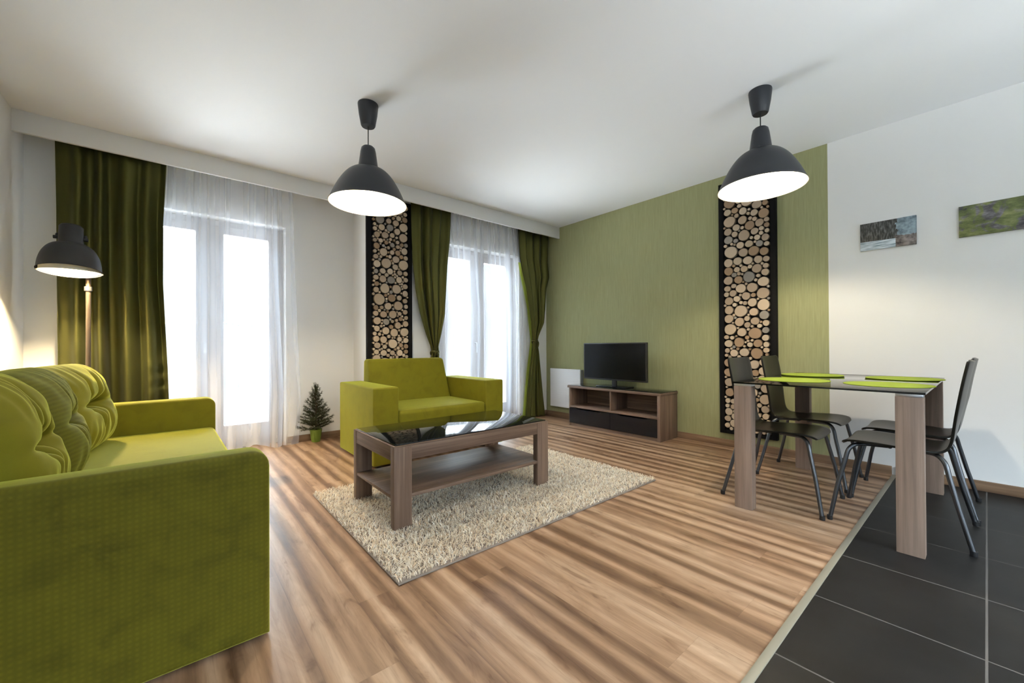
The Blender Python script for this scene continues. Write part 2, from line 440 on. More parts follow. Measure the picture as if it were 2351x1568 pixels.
structure(box('floor', LX-.2, 0.462, -0.12, GX+.2, 4.92, 0.0, M_floor))
structure(box('floor_tiled', LX-.2, YB-.2, -0.12, GX+.2, 0.437, 0.0, M_tile))
structure(box('trim_1', LX, 0.437, -0.05, GX, 0.462, 0.004, M_alu, bev=0.0015))
structure(box('ceiling', LX-.2, YB-.2, HC, GX+.2, 4.92, HC+.2, M_ceil))
bm = bmesh.new()
for a in ((YB-.2, -2.5, 0, HC), (-.6, 4.92, 0, HC), (-2.5, -.6, 0, .8), (-2.5, -.6, 2.2, HC)): box_into(bm, LX-.2, a[0], a[2], LX, a[1], a[3])
structure(bm_obj('wall_left', bm, M_white))
structure(box('wall_green', GX, 0.830, 0, GX+.2, 4.9, HC, M_green))
structure(box('wall_right', GX, YB-.2, 0, GX+.2, 0.830, HC, M_white))

def opening_wall(name, x0, x1, y0, y1, ox0, ox1, oz0, oz1, m):
    bm = bmesh.new()
    box_into(bm, x0, y0, 0, ox0, y1, HC); box_into(bm, ox1, y0, 0, x1, y1, HC)
    box_into(bm, ox0, y0, oz1, ox1, y1, HC)
    if oz0 > 0: box_into(bm, ox0, y0, 0, ox1, y1, oz0)
    return structure(bm_obj(name, bm, m))
W1 = (-0.35, 0.87); W2 = (2.355, 3.575); WT = 2.19
opening_wall('wall_window', LX, 1.545, Y1, Y1+.30, W1[0], W1[1], 0, WT, M_white)
opening_wall('wall_window_right', 1.56, GX, Y2, Y2+.30, W2[0], W2[1], 0, WT, M_white)
structure(wall_poly('wall_jog', [(1.545, Y1+.3), (1.545, Y1), (XJ, Y2), (1.56, Y2), (1.56, Y1+.3)], 0, HC, M_white))
opening_wall('wall_rear', LX, GX, YB-.2, YB, 0.1, 3.1, 0.75, 2.2, M_white)

def bboard(name, x0, y0, x1, y1, m): return structure(box(name, x0, y0, 0.0, x1, y1, 0.067, m, bev=0.003))
bboard('baseboard_green', GX-.015, 0.462, GX, Y2, M_base)
bboard('baseboard_right', GX-.015, YB, GX, 0.437, M_base)
bboard('baseboard_left', LX, YB, LX+.015, Y1, M_base)
bboard('baseboard_window', W1[1], Y1-.015, 1.54, Y1, M_baseX)
bboard('baseboard_window_left', LX, Y1-.015, W1[0], Y1, M_baseX)
bboard('baseboard_window_right', XJ+.005, Y2-.015, W2[0], Y2, M_baseX)
bboard('baseboard_window_corner', W2[1], Y2-.015, GX, Y2, M_baseX)

# curtain pelmets hanging from the ceiling
structure(box('trim_2', LX, 4.29, 2.467, 1.52, 4.315, HC, M_trimw, bev=0.002))
structure(box('trim_3', 1.495, 3.81, 2.467, GX, 3.835, HC, M_trimw, bev=0.002))
structure(box('trim_4', 1.495, 3.835, 2.467, 1.52, 4.29, HC, M_trimw, bev=0.002))

# balcony doors (casement windows down to the floor)
def balcony_door(name, x0, x1, yw):
    r = thing(name, None, None, (0, 0, 0)); r['kind'] = 'structure'
    ya, yb = yw+.13, yw+.20; z1 = WT; t = .055
    bm = bmesh.new()
    box_into(bm, x0, ya, 0, x0+t, yb, z1, .004); box_into(bm, x1-t, ya, 0, x1, yb, z1, .004)
    box_into(bm, x0+t, ya, z1-t, x1-t, yb, z1, .004); box_into(bm, x0+t, ya, 0, x1-t, yb, .045, .004)
    bm_obj('window_frame', bm, M_frame, r, 'auto')
    xm = (x0+x1)/2
    for a, b in ((x0+t, xm), (xm, x1-t)):
        bm = bmesh.new(); s = .085 if a == x0+t else .075
        L, R_ = (s, .105) if a == x0+t else (.105, s)
        box_into(bm, a, ya-.012, .045, a+L, yb-.012, z1-t, .004); box_into(bm, b-R_, ya-.012, .045, b, yb-.012, z1-t, .004)
        box_into(bm, a+L, ya-.012, z1-t-.075, b-R_, yb-.012, z1-t, .004); box_into(bm, a+L, ya-.012, .045, b-R_, yb-.012, .225, .004)
        sash = bm_obj('sash', bm, M_frame, r, 'auto')
        box('glass_pane', a+L-.01, ya+.015, .215, b-R_+.01, ya+.021, z1-t-.065, M_glass, sash)
    h = tube('handle', spline([(xm-.04, ya-.012, 1.02), (xm-.04, ya-.05, 1.02), (xm-.04, ya-.06, .99), (xm-.04, ya-.06, .90)], 4), .009, M_steel, r)
    return r
balcony_door('window_1', W1[0], W1[1], Y1)
balcony_door('window_2', W2[0], W2[1], Y2)
# unseen window behind the camera, added as fill light
r3 = thing('added_window_3', None, None); r3['kind'] = 'structure'
bm = bmesh.new()
for a, b in ((.1, .16), (1.05, 1.13), (2.07, 2.15), (3.04, 3.1)): box_into(bm, a, YB-.12, .75, b, YB-.05, 2.2)
for a, b in ((.75, .81), (2.14, 2.2)): box_into(bm, .1, YB-.119, a, 3.1, YB-.051, b)
bm_obj('window_frame', bm, M_rad, r3); box('glass_pane', .16, YB-.09, .81, 3.04, YB-.084, 2.14, M_glass, r3)

r4 = thing('added_window_4', None, None); r4['kind'] = 'structure'  # unseen left window, added to brighten the ceiling and right wall
bm = bmesh.new()
for a, b in ((-2.5, -2.44), (-1.59, -1.51), (-.66, -.6)): box_into(bm, LX-.12, a, .8, LX-.05, b, 2.2)
for a, b in ((.8, .86), (2.14, 2.2)): box_into(bm, LX-.119, -2.5, a, LX-.051, -.6, b)
bm_obj('window_frame', bm, M_rad, r4); box('glass_pane', LX-.09, -2.44, .86, LX-.084, -.66, 2.14, M_glass, r4)

# balcony outside the left door
structure(box('balcony_slab', -2.5, 4.92, -0.20, 5.5, 5.55, -0.03, M_concrete))
rl = thing('balcony_railing', 'thin dark metal railing with upright bars outside the left balcony door', 'railing', (0, 5.3, 0))
tube('top_rail', [(-1.6, 0, 1.235), (2.2, 0, 1.235)], .016, M_rail, rl); tube('bottom_rail', [(-1.6, 0, .10), (2.2, 0, .10)], .012, M_rail, rl)
bm = bmesh.new()
for i in range(31): tube_into(bm, [(-1.58+i*.125, 0, .10), (-1.58+i*.125, 0, 1.235)], .008, 8)
for x in (-1.6, .3, 2.2): tube_into(bm, [(x, 0, -.03), (x, 0, 1.235)], .018, 8)
bm_obj('upright_bars', bm, M_rail, rl, True)

# ---------------------------------------------------------------- curtains
def curtain(name, rows, folds, amp, m, ny=70, nx=220, seed=1, parent=None, amp_fn=None, bottom=None, sharp=0.0):
    """rows: (z, x_left, x_right, y, fold_scale) top to bottom, interpolated smoothly"""
    rnd = random.Random(seed)
    ph = [rnd.uniform(0, 2*pi) for _ in range(6)]
    zs = [r[0] for r in rows]
    def at(z):
        for a, b in zip(rows, rows[1:]):
            if a[0] >= z >= b[0]:
                t = (a[0]-z)/(a[0]-b[0]) if a[0] != b[0] else 0
                t = t*t*(3-2*t) if len(rows) > 2 and a[4] < 0 else t
                return [a[i]+(b[i]-a[i])*t for i in range(1, 5)]
        return list(rows[-1][1:])
    V = []; F = []
    for j in range(ny+1):
        z = zs[0] + (zs[-1]-zs[0])*j/ny
        xl, xr, y, sc = at(z)
        for i in range(nx+1):
            s = i/nx
            ws = s + .018*sin(2*pi*2.3*s+ph[0]) + .012*sin(2*pi*5.1*s+ph[1]) + .006*sin(z*3.1+ph[2]+6*s)
            a = 2*pi*folds*ws
            f = sin(a) + sharp*sin(2*a+ph[3])*.35 + .22*sin(a*.5+ph[4]+z*.8)
            env = .55+.45*sin(2*pi*1.7*s+ph[5]+z*.5)
            k = amp*abs(sc)*(.6+.4*env)
            xx = xl+(xr-xl)*s + cos(a)*k*.25
            zz = z
            if bottom and j >= ny-12:
                t = (j-(ny-12))/12
                dz, dy = bottom(s); zz = z + dz*t*t; yy = y + f*k + dy*t*t
            else: yy = y + f*k
            V.append((xx, yy, zz))
    w_ = nx+1
    for j in range(ny):
        for i in range(nx): F.append((j*w_+i, j*w_+i+1, (j+1)*w_+i+1, (j+1)*w_+i))
    return mesh_obj(name, V, F, m, parent, True)

c1 = curtain('curtain', [(2.60, -.672, -.035, 4.385, .7), (2.0, -.665, -.058, 4.385, 1), (1.5, -.664, -.058, 4.385, 1.1), (.8, -.661, -.028, 4.385, 1.25), (0.012, -.66, -.005, 4.385, 1.3)],
             4.5, .034, M_curtain, ny=90, nx=240, seed=4, sharp=.6)
# creased satin: diagonal wrinkles low on the panel
me = c1.data
for v in me.vertices:
    t = max(0.0, min(1.0, (1.5-v.co.z)/1.0)); s = (v.co.x+.66)/.65
    e = math.exp(-((s-.93)/.13)**2)+.8*math.exp(-((s-.05)/.12)**2)
    v.co.y += -t*e*.012*sin(34*v.co.z-16*v.co.x*(1 if s > .5 else -1)+3*sin(9*v.co.z)) + t*.004*mnoise.noise(Vector((v.co.x*9, 0, v.co.z*6)))
md = c1.modifiers.new('thickness', 'SOLIDIFY'); md.thickness = .002
tag(c1, 'dark olive satin curtain hanging straight down behind the floor lamp', 'curtain')

def tied(name, xs, knot_z, knot_x, y0, seed, bot, label, folds=4, backlit_rows=None):
    top, kw = xs, .045
    z = 2.60; rows = [(z, top[0], top[1], y0, .9)]
    rows += bot[0]
    rows += [(knot_z+.03, knot_x-kw, knot_x+kw, y0, .55), (knot_z-.03, knot_x-kw*.85, knot_x+kw*.85, y0, .5)]
    rows += bot[1]
    root = thing(name, label, 'curtain', group=None)
    c = curtain('fabric', rows, folds, .024, M_curtain, ny=110, nx=150, seed=seed, parent=root, sharp=.5)
    md = c.modifiers.new('thickness', 'SOLIDIFY'); md.thickness = .002
    if backlit_rows:  # extra lime strip behind the fabric, backlit edge glow put into its colour
        l_ = curtain('backlit_edge', backlit_rows, 3, .008, M_backlight, ny=50, nx=50, seed=seed+1, parent=root); l_['label'] = 'bright lime strip standing for backlight glowing through the curtain edges'
    # knotted tie band around the gathered waist
    bm = bmesh.new(); n = 40; k = 10
    ring = []
    for i in range(n):
        a = 2*pi*i/n; cx, cy = (kw+.004)*cos(a), .031*sin(a)
        d = Vector((cos(a), sin(a), 0)); rr = .010+.004*sin(3*a+1)
        ring.append([bm.verts.new(Vector((knot_x+cx, y0+cy, knot_z+.012*sin(2*a+.6))) + d*rr*.7*cos(2*pi*j/k) + Vector((0, 0, 1.6*rr*sin(2*pi*j/k)))) for j in range(k)])
    for i in range(n):
        for j in range(k): bm.faces.new((ring[i][j], ring[(i+1) % n][j], ring[(i+1) % n][(j+1) % k], ring[i][(j+1) % k]))
    tube_into(bm, spline([(knot_x+.01, y0-.040, knot_z), (knot_x+.022, y0-.046, knot_z-.03), (knot_x+.016, y0-.04, knot_z-.085)], 4), [.011]*4+[.009]*4+[.004], 8)
    tube_into(bm, spline([(knot_x+.008, y0-.042, knot_z+.012), (knot_x-.014, y0-.048, knot_z-.004), (knot_x-.012, y0-.042, knot_z-.03)], 4), .011, 8)
    bmesh.ops.recalc_face_normals(bm, faces=list(bm.faces))
    bm_obj('tie_band', bm, M_curtain, root, True)
    return root
tied('curtain', (1.955, 2.456), .91, 2.240, 4.0, 7,
     ([(2.2, 1.962, 2.430, 4.0, 1), (1.9, 1.975, 2.398, 4.0, 1), (1.6, 2.010, 2.382, 4.0, .95), (1.34, 2.064, 2.366, 4.0, .9), (1.12, 2.132, 2.319, 4.0, .75), (.98, 2.187, 2.279, 4.0, .6)],
      [(.83, 2.177, 2.304, 4.0, .7), (.6, 2.117, 2.390, 4.0, .9), (.3, 2.066, 2.451, 4.0, 1), (.012, 2.025, 2.481, 4.0, 1.05)]),
     'dark olive curtain tied at the waist, partly behind the small lime sofa')
tied('curtain', (3.479, 4.045), 1.045, 3.790, 4.0, 12,
     ([(2.15, 3.512, 4.025, 4.0, 1), (1.95, 3.565, 4.051, 4.0, 1), (1.76, 3.631, 3.990, 4.0, .95), (1.5, 3.686, 3.975, 4.0, .9), (1.3, 3.725, 3.950, 4.0, .8), (1.12, 3.745, 3.848, 4.0, .6)],
      [(.9, 3.735, 3.848, 4.0, .7), (.6, 3.679, 3.879, 4.0, .9), (.3, 3.636, 3.911, 4.0, 1), (.012, 3.605, 3.950, 4.0, 1.1)]),
     'dark olive curtain tied at the waist in the corner beside the green wall',
     backlit_rows=[(2.1, 3.515, 3.90, 4.028, .6), (1.95, 3.545, 3.92, 4.028, 1), (1.5, 3.672, 3.93, 4.028, 1), (1.3, 3.695, 3.88, 4.028, 1), (1.06, 3.732, 3.80, 4.028, .5), (.9, 3.705, 3.83, 4.028, .6), (.6, 3.652, 3.905, 4.028, 1), (.02, 3.578, 3.985, 4.028, 1)])

def sheer_bottom(s):
    # the hem is kicked up beside the sofa and trails on the floor on either side
    x = -.04+s*.99
    b = math.exp(-((x-.60)/.085)**2)
    dz = .075*b; dy = -.10*b - .09*math.exp(-((x-.44)/.05)**2) + .05*sin(9*x)
    return dz, dy - .06*math.exp(-((x-.80)/.1)**2)
s1 = curtain('sheer_curtain', [(2.60, -.07, .905, 4.49, .6), (1.85, -.10, .925, 4.49, .9), (.95, -.10, .957, 4.49, 1.1), (.5, -.10, .975, 4.49, 1.2), (0.006, -.10, .958, 4.48, 1.25)],
             7, .028, M_sheer, ny=90, nx=330, seed=21, bottom=sheer_bottom, sharp=.25)
tag(s1, 'white sheer curtain over the left balcony door, hem trailing on the floor', 'sheer curtain')
s2 = curtain('sheer_curtain', [(2.60, 2.20, 3.62, 4.052, .7), (1.4, 2.20, 3.74, 4.052, .9), (0.01, 2.20, 3.68, 4.052, 1.0)],
             14, .017, M_sheer, ny=70, nx=460, seed=33, sharp=.4)
tag(s2, 'white sheer curtain over the right balcony door, between the two tied curtains', 'sheer curtain')

# ---------------------------------------------------------------- log panels
R_LOGS=[1561,1856,57,1478,1292,54,1571,2147,53,1361,1081,53,1572,1124,52,1293,1441,50,1291,1337,50,1472,357,50,1476,547,50,1373,279,50,1417,2306,50,1541,2430,50,1498,683,50,1326,2430,50,1570,2324,50,1347,897,49,1448,1994,49,1408,1603,49,1435,2447,47,1459,808,47,1461,218,47,1382,1502,45,1283,2323,45,1290,1545,45,1285,484,44,1365,1834,44,1476,1503,44,1495,1000,44,1403,644,44,1284,2160,43,1376,382,42,1399,2076,42,1584,622,41,1586,1589,41,1369,796,41,1287,240,41,1417,459,41,1340,1670,41,1382,538,40,1455,1836,40,1492,1191,40,1471,1094,40,1450,907,40,1285,1243,40,1337,2252,40,1415,1755,40,1584,1225,40,1582,525,40,1590,715,39,1583,1308,39,1585,1757,39,1584,1677,39,1279,583,39,1460,2139,38,1583,1976,38,1303,661,38,1583,1394,38,1591,806,38,1381,1365,38,1295,739,37,1502,1762,37,1283,1817,36,1498,1586,36,1359,1193,36,1370,1277,36,1432,1428,36,1588,989,36,1338,989,36,1539,899,35,1545,235,35,1588,2054,35,1317,2082,35,1330,1751,34,1591,341,34,1293,816,34,1282,395,33,1454,2221,33,1405,1907,33,1531,764,33,1480,1908,32,1590,2240,32,1357,2013,32,1271,1940,31,1546,1465,31,1362,719,31,1447,1681,31,1274,1628,31,1512,2079,31,1359,197,30,1359,2183,30,1496,459,29,1511,1408,29,1319,1894,29,1478,2378,29,1525,2244,29,1599,276,29,1596,1512,29,1275,1107,29,1275,1038,29,1540,301,28,1423,716,27,1527,2020,27,1266,1746,27,1279,333,27,1270,1171,27,1423,1160,26,1510,1684,26,1343,603,26,1337,1952,25,1603,211,25,1271,927,25,1551,391,25,1550,443,25,1270,2250,24,1404,977,24,1492,2323,24,1531,828,24,1427,1220,24,1269,978,24,1351,2347,23,1603,1458,23,1599,922,23,1600,445,23,1269,1685,23,1539,1533,23,1533,1637,23,1390,2390,23,1260,2050,22,1260,1880,22,1607,1050,22,1519,1957,21,1259,2097,21,1372,1432,20,1322,1147,20,1329,428,20,1511,2193,20,1356,2124,20,1609,2471,20,1302,2027,20,1486,2278,19,1533,1355,19,1555,1044,19,1602,398,19,1610,2399,19,1493,288,19,1397,1695,19,1441,1363,19,1258,1998,19,1425,1044,19,1265,2392,19,1266,2476,19,1304,1985,18,1331,337,18,1527,498,18,1443,291,18,1462,621,18,1512,614,18,1393,2139,17,1491,1643,17,1348,476,17,1331,1604,17,1609,1922,16,1477,1371,16,1608,878,16,1462,2068,16,1569,182,16,1537,582,16,1377,2479,16,1253,781,16,1257,2434,16,1497,866,15,1540,957,15,1540,348,15,1384,1959,15,1258,180,15,1252,632,15,1409,2188,15,1577,863,15,1432,2372,14,1260,291,14,1420,586,14,1490,2480,14,1254,848,14,1400,852,14,1352,1567,14,1479,747,14,1538,1723,14,1506,939,14,1293,183,14,1310,301,13,1384,1146,13,1516,419,13,1518,192,13,1481,1442,13,1610,2436,13,1408,756,13,1267,888,13,1553,1932,13,1417,1119,13,1466,427,13,1539,1258,13,1255,684,13,1475,1717,13,1363,446,13,1250,2208,12,1250,1390,12,1409,336,12,1385,1017,12,1251,1497,12,1617,1354,12,1251,532,12,1281,863,12,1324,538,12,1418,1012,12,1431,1541,12,1355,1917,12,1297,1708,12,1528,1232,12,1401,2223,12,1251,431,12,1563,942,12,1450,963,12,1341,2312,11,1618,2097,11,1618,479,11,1617,2367,11,1455,1561,11,1616,670,11,1405,936,11,1319,180,11,1354,673,11,1304,954,11,1399,183,11,1248,1285,11,1618,2283,11,1311,1183,11,1529,1923,11,1375,1721,11,1299,2214,11,1577,2482,11,1446,750,11,1463,1635,11,1549,1185,10,1417,1321,10,1609,574,10,1505,1134,10,1335,510,10,1253,712,10,1520,1059,10,1438,1000,10,1463,485,10,1546,2208,10,1413,1254,10,1515,2362,10,1486,2043,10,1403,213,10,1333,1393,10]
L_LOGS=[1620,1467,58,1884,1849,54,1694,1847,52,1680,1584,50,1807,1586,50,1819,619,50,1724,2388,50,1880,313,50,1621,332,50,1803,220,50,1870,811,50,1730,345,50,1836,2429,50,1607,2417,50,1777,727,50,1678,812,50,1617,600,50,1688,445,49,1763,1008,49,1647,715,48,1864,430,48,1824,1410,48,1888,2254,48,1652,214,47,1885,2142,46,1893,1132,46,1591,433,45,1838,522,45,1631,2295,45,1735,569,44,1764,1316,43,1781,1124,42,1588,852,42,1888,685,41,1747,1677,41,1752,1487,41,1666,1961,41,1596,1244,40,1687,1142,39,1896,217,39,1801,1900,38,1596,1831,38,1713,1400,38,1775,818,38,1738,2226,37,1657,1680,37,1664,1312,36,1663,1050,36,1682,2139,36,1897,2000,36,1724,655,35,1632,513,35,1820,1202,35,1775,469,34,1803,2287,34,1693,1236,34,1646,2215,34,1839,910,33,1598,991,33,1816,2198,33,1835,1686,33,1664,912,33,1735,1766,32,1904,1545,32,1907,1221,32,1585,1058,32,1594,2016,32,1681,2461,32,1794,1818,31,1903,2339,31,1597,2133,31,1656,1763,31,1591,774,30,1593,1164,30,1723,2294,29,1578,674,29,1904,1621,29,1586,1563,29,1910,2466,29,1822,1971,29,1910,1043,29,1844,1762,28,1838,1496,28,1909,495,28,1585,1691,28,1583,1320,28,1834,2343,27,1735,264,27,1912,1694,27,1904,1466,27,1903,1347,27,1582,262,27,1899,609,27,1801,382,27,1840,1056,27,1760,2149,26,1913,979,26,1758,911,26,1584,1905,26,1908,1760,26,1594,1626,26,1585,1379,26,1587,923,26,1758,1968,25,1912,1928,25,1763,2048,25,1573,190,25,1792,297,25,1677,977,24,1585,1754,24,1915,1407,24,1913,922,24,1913,748,23,1577,2192,23,1638,2077,23,1915,1286,23,1853,992,23,1907,2399,23,1901,554,23,1851,1271,23,1747,1184,23,1574,538,22,1755,2456,22,1571,2331,22,1686,280,22,1822,2036,22,1860,1934,22,1869,2064,22,1915,2067,22,1841,1328,22,1575,2073,21,1698,2065,21,1819,2085,21,1723,199,21,1571,1111,21,1690,517,21,1698,1725,21,1644,1383,20,1576,1960,19,1721,1084,19,1719,939,19,1571,724,19,1734,1920,19,1745,1549,19,1732,503,19,1711,886,19,1921,383,19,1783,2006,18,1688,1513,18,1846,744,18,1793,2368,18,1822,962,18,1654,2364,18,1919,869,18,1886,884,18,1687,612,18,1575,2239,17,1741,2104,17,1721,2014,17,1622,1106,17,1806,1255,17,1809,867,17,1775,2333,17,1619,1350,17,1760,1242,17,1665,2028,16,1638,1910,16,1562,2285,16,1748,414,16,1708,744,16,1623,1880,15,1623,1723,15,1791,1743,15,1638,1189,15,1809,2132,15,1693,2191,15,1871,957,15,1708,1343,15,1560,2470,15,1742,862,15,1791,948,14,1767,1857,14,1877,1719,14,1559,1519,14,1867,1646,14,1636,2162,14,1735,780,14,1568,501,14,1676,2340,14,1871,2372,14,1559,953,13,1632,1137,13,1834,1151,13,1736,1263,13,1560,1411,13,1770,1375,13,1616,1936,13,1816,342,13,1621,946,13,1698,1012,13,1785,1772,13,1696,1451,13,1871,578,13,1676,559,13,1771,518,13,1640,397,13,1720,2177,13,1564,1653,13,1562,361,13,1924,455,13,1564,300,13,1920,2200,13,1782,2101,13,1742,1605,13,1670,657,12,1788,2476,12,1871,1025,12,1560,1783,12,1646,1220,12,1560,2107,12,1558,803,12,1646,1002,12,1596,2482,12,1797,1653,12,1714,1287,12,1802,425,12,1685,2257,12,1790,1711,12,1697,1477,12,1928,426,12,1622,1540,12,1557,1610,12,1717,1530,12,1558,1282,12,1557,1867,12,1734,2074,12,1857,2029,12,1673,2090,12,1697,1646,12,1751,1881,12,1623,2354,11,1646,955,11,1880,1670,11,1928,1507,11,1795,1520,11,1613,2176,11,1559,1016,11,1871,1593,11,1674,1361,11,1621,268,11,1870,1301,11,1813,1727,11,1763,1414,11,1604,2090,11,1921,264,11,1766,1731,11,1556,325,11,1868,1198,11,1710,2097,11,1649,1252,11,1557,1186,11,1599,2351,11,1633,2042,11,1880,1075,11,1703,1922,11,1556,900,11,1556,2374,11,1720,1965,11,1863,2315,11,1792,2241,11,1614,1976,11,1832,1094,11,1769,868,11,1557,1730,11,1656,1100,10,1857,252,10,1876,739,10,1843,364,10,1926,637,10,1860,1547,10,1679,382,10,1759,1069,10,1812,1345,10,1842,1640,10,1780,414,10,1829,1019,10,1649,276,10,1562,632,10,1689,2013,10,1928,786,10,1669,1196,10,1722,2476,10,1788,550,10,1836,1801,10,1870,1368,10,1821,1301,10,1849,2002,10,1632,1625,10,1926,1084,10,1863,1618,10,1561,225,10,1645,871,10,1619,896,10,1791,889,10,1716,713,10,1825,282,10,1786,1070,10,1599,2222,10,1825,681,10,1885,1264,10]

def log_panel(label, logs, origin, face, width, height, lo):
    """logs in mm: (along, z, radius); face 'X' looks to -X (on the green wall), 'Y' looks to -Y"""
    root = thing('log_slice_panel', label, 'wall panel', origin)
    ox, oy, oz = origin
    def P(a, z, d):                       # a along the wall, d out of the wall
        return (-d, a-oy, z-oz) if face == 'X' else (a-ox, -d, z-oz)
    a0, a1 = lo; z0, z1 = .13, 2.53
    def slab(name, b0, b1, c0, c1, d0, d1, bev=0):
        p, q = P(b0, c0, d0), P(b1, c1, d1)
        return box(name, p[0], p[1], p[2], q[0], q[1], q[2], M_black_matt, root, bev)
    slab('backing_board', a0, a1, z0, z1, 0, .018)
    fr = .044
    bm = bmesh.new()
    for b0, b1, c0, c1 in ((a0, a0+fr, z0, z1), (a1-fr, a1, z0, z1), (a0+fr, a1-fr, z0, z0+.032), (a0+fr, a1-fr, z1-.032, z1)):
        p, q = P(b0, c0, .018), P(b1, c1, .040)
        box_into(bm, min(p[0], q[0]), min(p[1], q[1]), min(p[2], q[2]), max(p[0], q[0]), max(p[1], q[1]), max(p[2], q[2]), .002)
    bm_obj('frame', bm, M_black_matt, root, 'auto')
    rnd = random.Random(int(a0*1000))
    n = 18
    def slice_geo(r):
        e = rnd.uniform(.94, 1.0); ph = rnd.uniform(0, 6.28); dp = .046+rnd.uniform(-.003, .004)
        ring = []; r *= 1.035
        for i in range(n):
            t = 2*pi*i/n; q = r*(1-.05*(.5+.5*sin(2*t+ph))*(1.0) + .018*sin(3*t+ph*2)+.01*sin(5*t+ph*3))
            ring.append((q*cos(t), q*sin(t)*e if e < .97 else q*sin(t)))
        return ring, dp
    def tint():
        k = rnd.random()
        if k < .10: c = (.31, .28, .24)
        elif k < .24: c = (.36, .245, .15)
        elif k < .60: c = (.47, .36, .255)
        else: c = (.56, .445, .32)
        b = rnd.uniform(.86, 1.1); return tuple(x*b for x in c)
    def build(items, name, kind=None, single=True):
        V = []; F = []; UV = []; CO = []
        for a, z, r in items:
            ring, dp = slice_geo(r); c = tint(); bark = tuple(x*.42 for x in c)
            cx, cz = (a, z)
            if single: org = P(a, z, .018)
            def pt(da, dz_, d):
                p = P(cx+da, cz+dz_, d)
                return (p[0]-org[0], p[1]-org[1], p[2]-org[2]) if single else p
            b = len(V)
            for (x, y) in ring: V.append(pt(x*.90, y*.90, dp))           # sawn face
            for (x, y) in ring: V.append(pt(x, y, dp-.0015))             # bark edge
            for (x, y) in ring: V.append(pt(x, y, .018))
            F.append(tuple(b+i for i in range(n))); UV.append([(x*.9, y*.9) for x, y in ring]); CO.append([c]*n)
            for k in (0, 1):
                for i in range(n):
                    j = (i+1) % n; F.append((b+k*n+i, b+k*n+j, b+(k+1)*n+j, b+(k+1)*n+i))
                    UV.append([ring[i], ring[j], ring[j], ring[i]])
                    CO.append([c, c, bark, bark] if k == 0 else [bark]*4)
        me = bpy.data.meshes.new(name); me.from_pydata(V, [], F)
        uvl = me.uv_layers.new(name='UVMap'); cl = me.color_attributes.new('tint', 'FLOAT_COLOR', 'CORNER')
        uvl.data.foreach_set('uv', [t for f in UV for p in f for t in p])
        cl.data.foreach_set('color', [t for f in CO for p in f for t in (*p, 1.0)])
        bm = bmesh.new(); bm.from_mesh(me); bmesh.ops.recalc_face_normals(bm, faces=list(bm.faces)); bm.to_mesh(me); bm.free()
        me.materials.append(M_log)
        o = bpy.data.objects.new(name, me); COL.objects.link(o); o.parent = root
        if single: o.location = org
        if kind: o['kind'] = kind
        return o
    it = [(logs[i]/1000, logs[i+1]/1000, logs[i+2]/1000) for i in range(0, len(logs), 3)]
    vis = it[:100]; rest = it[100:]
    for q in vis: build([q], 'log_slice')
    if rest: build(rest, 'small_log_slices', 'stuff', single=False)
    return root
log_panel('tall black framed panel of round log slices on the green wall behind the dining table', R_LOGS, (4.09, 1.4325, 0), 'X', 0, 0, (1.190, 1.675))
log_panel('tall black framed panel of round log slices between the windows, above the small sofa', L_LOGS, (1.7425, 4.08, 0), 'Y', 0, 0, (1.496, 1.989))

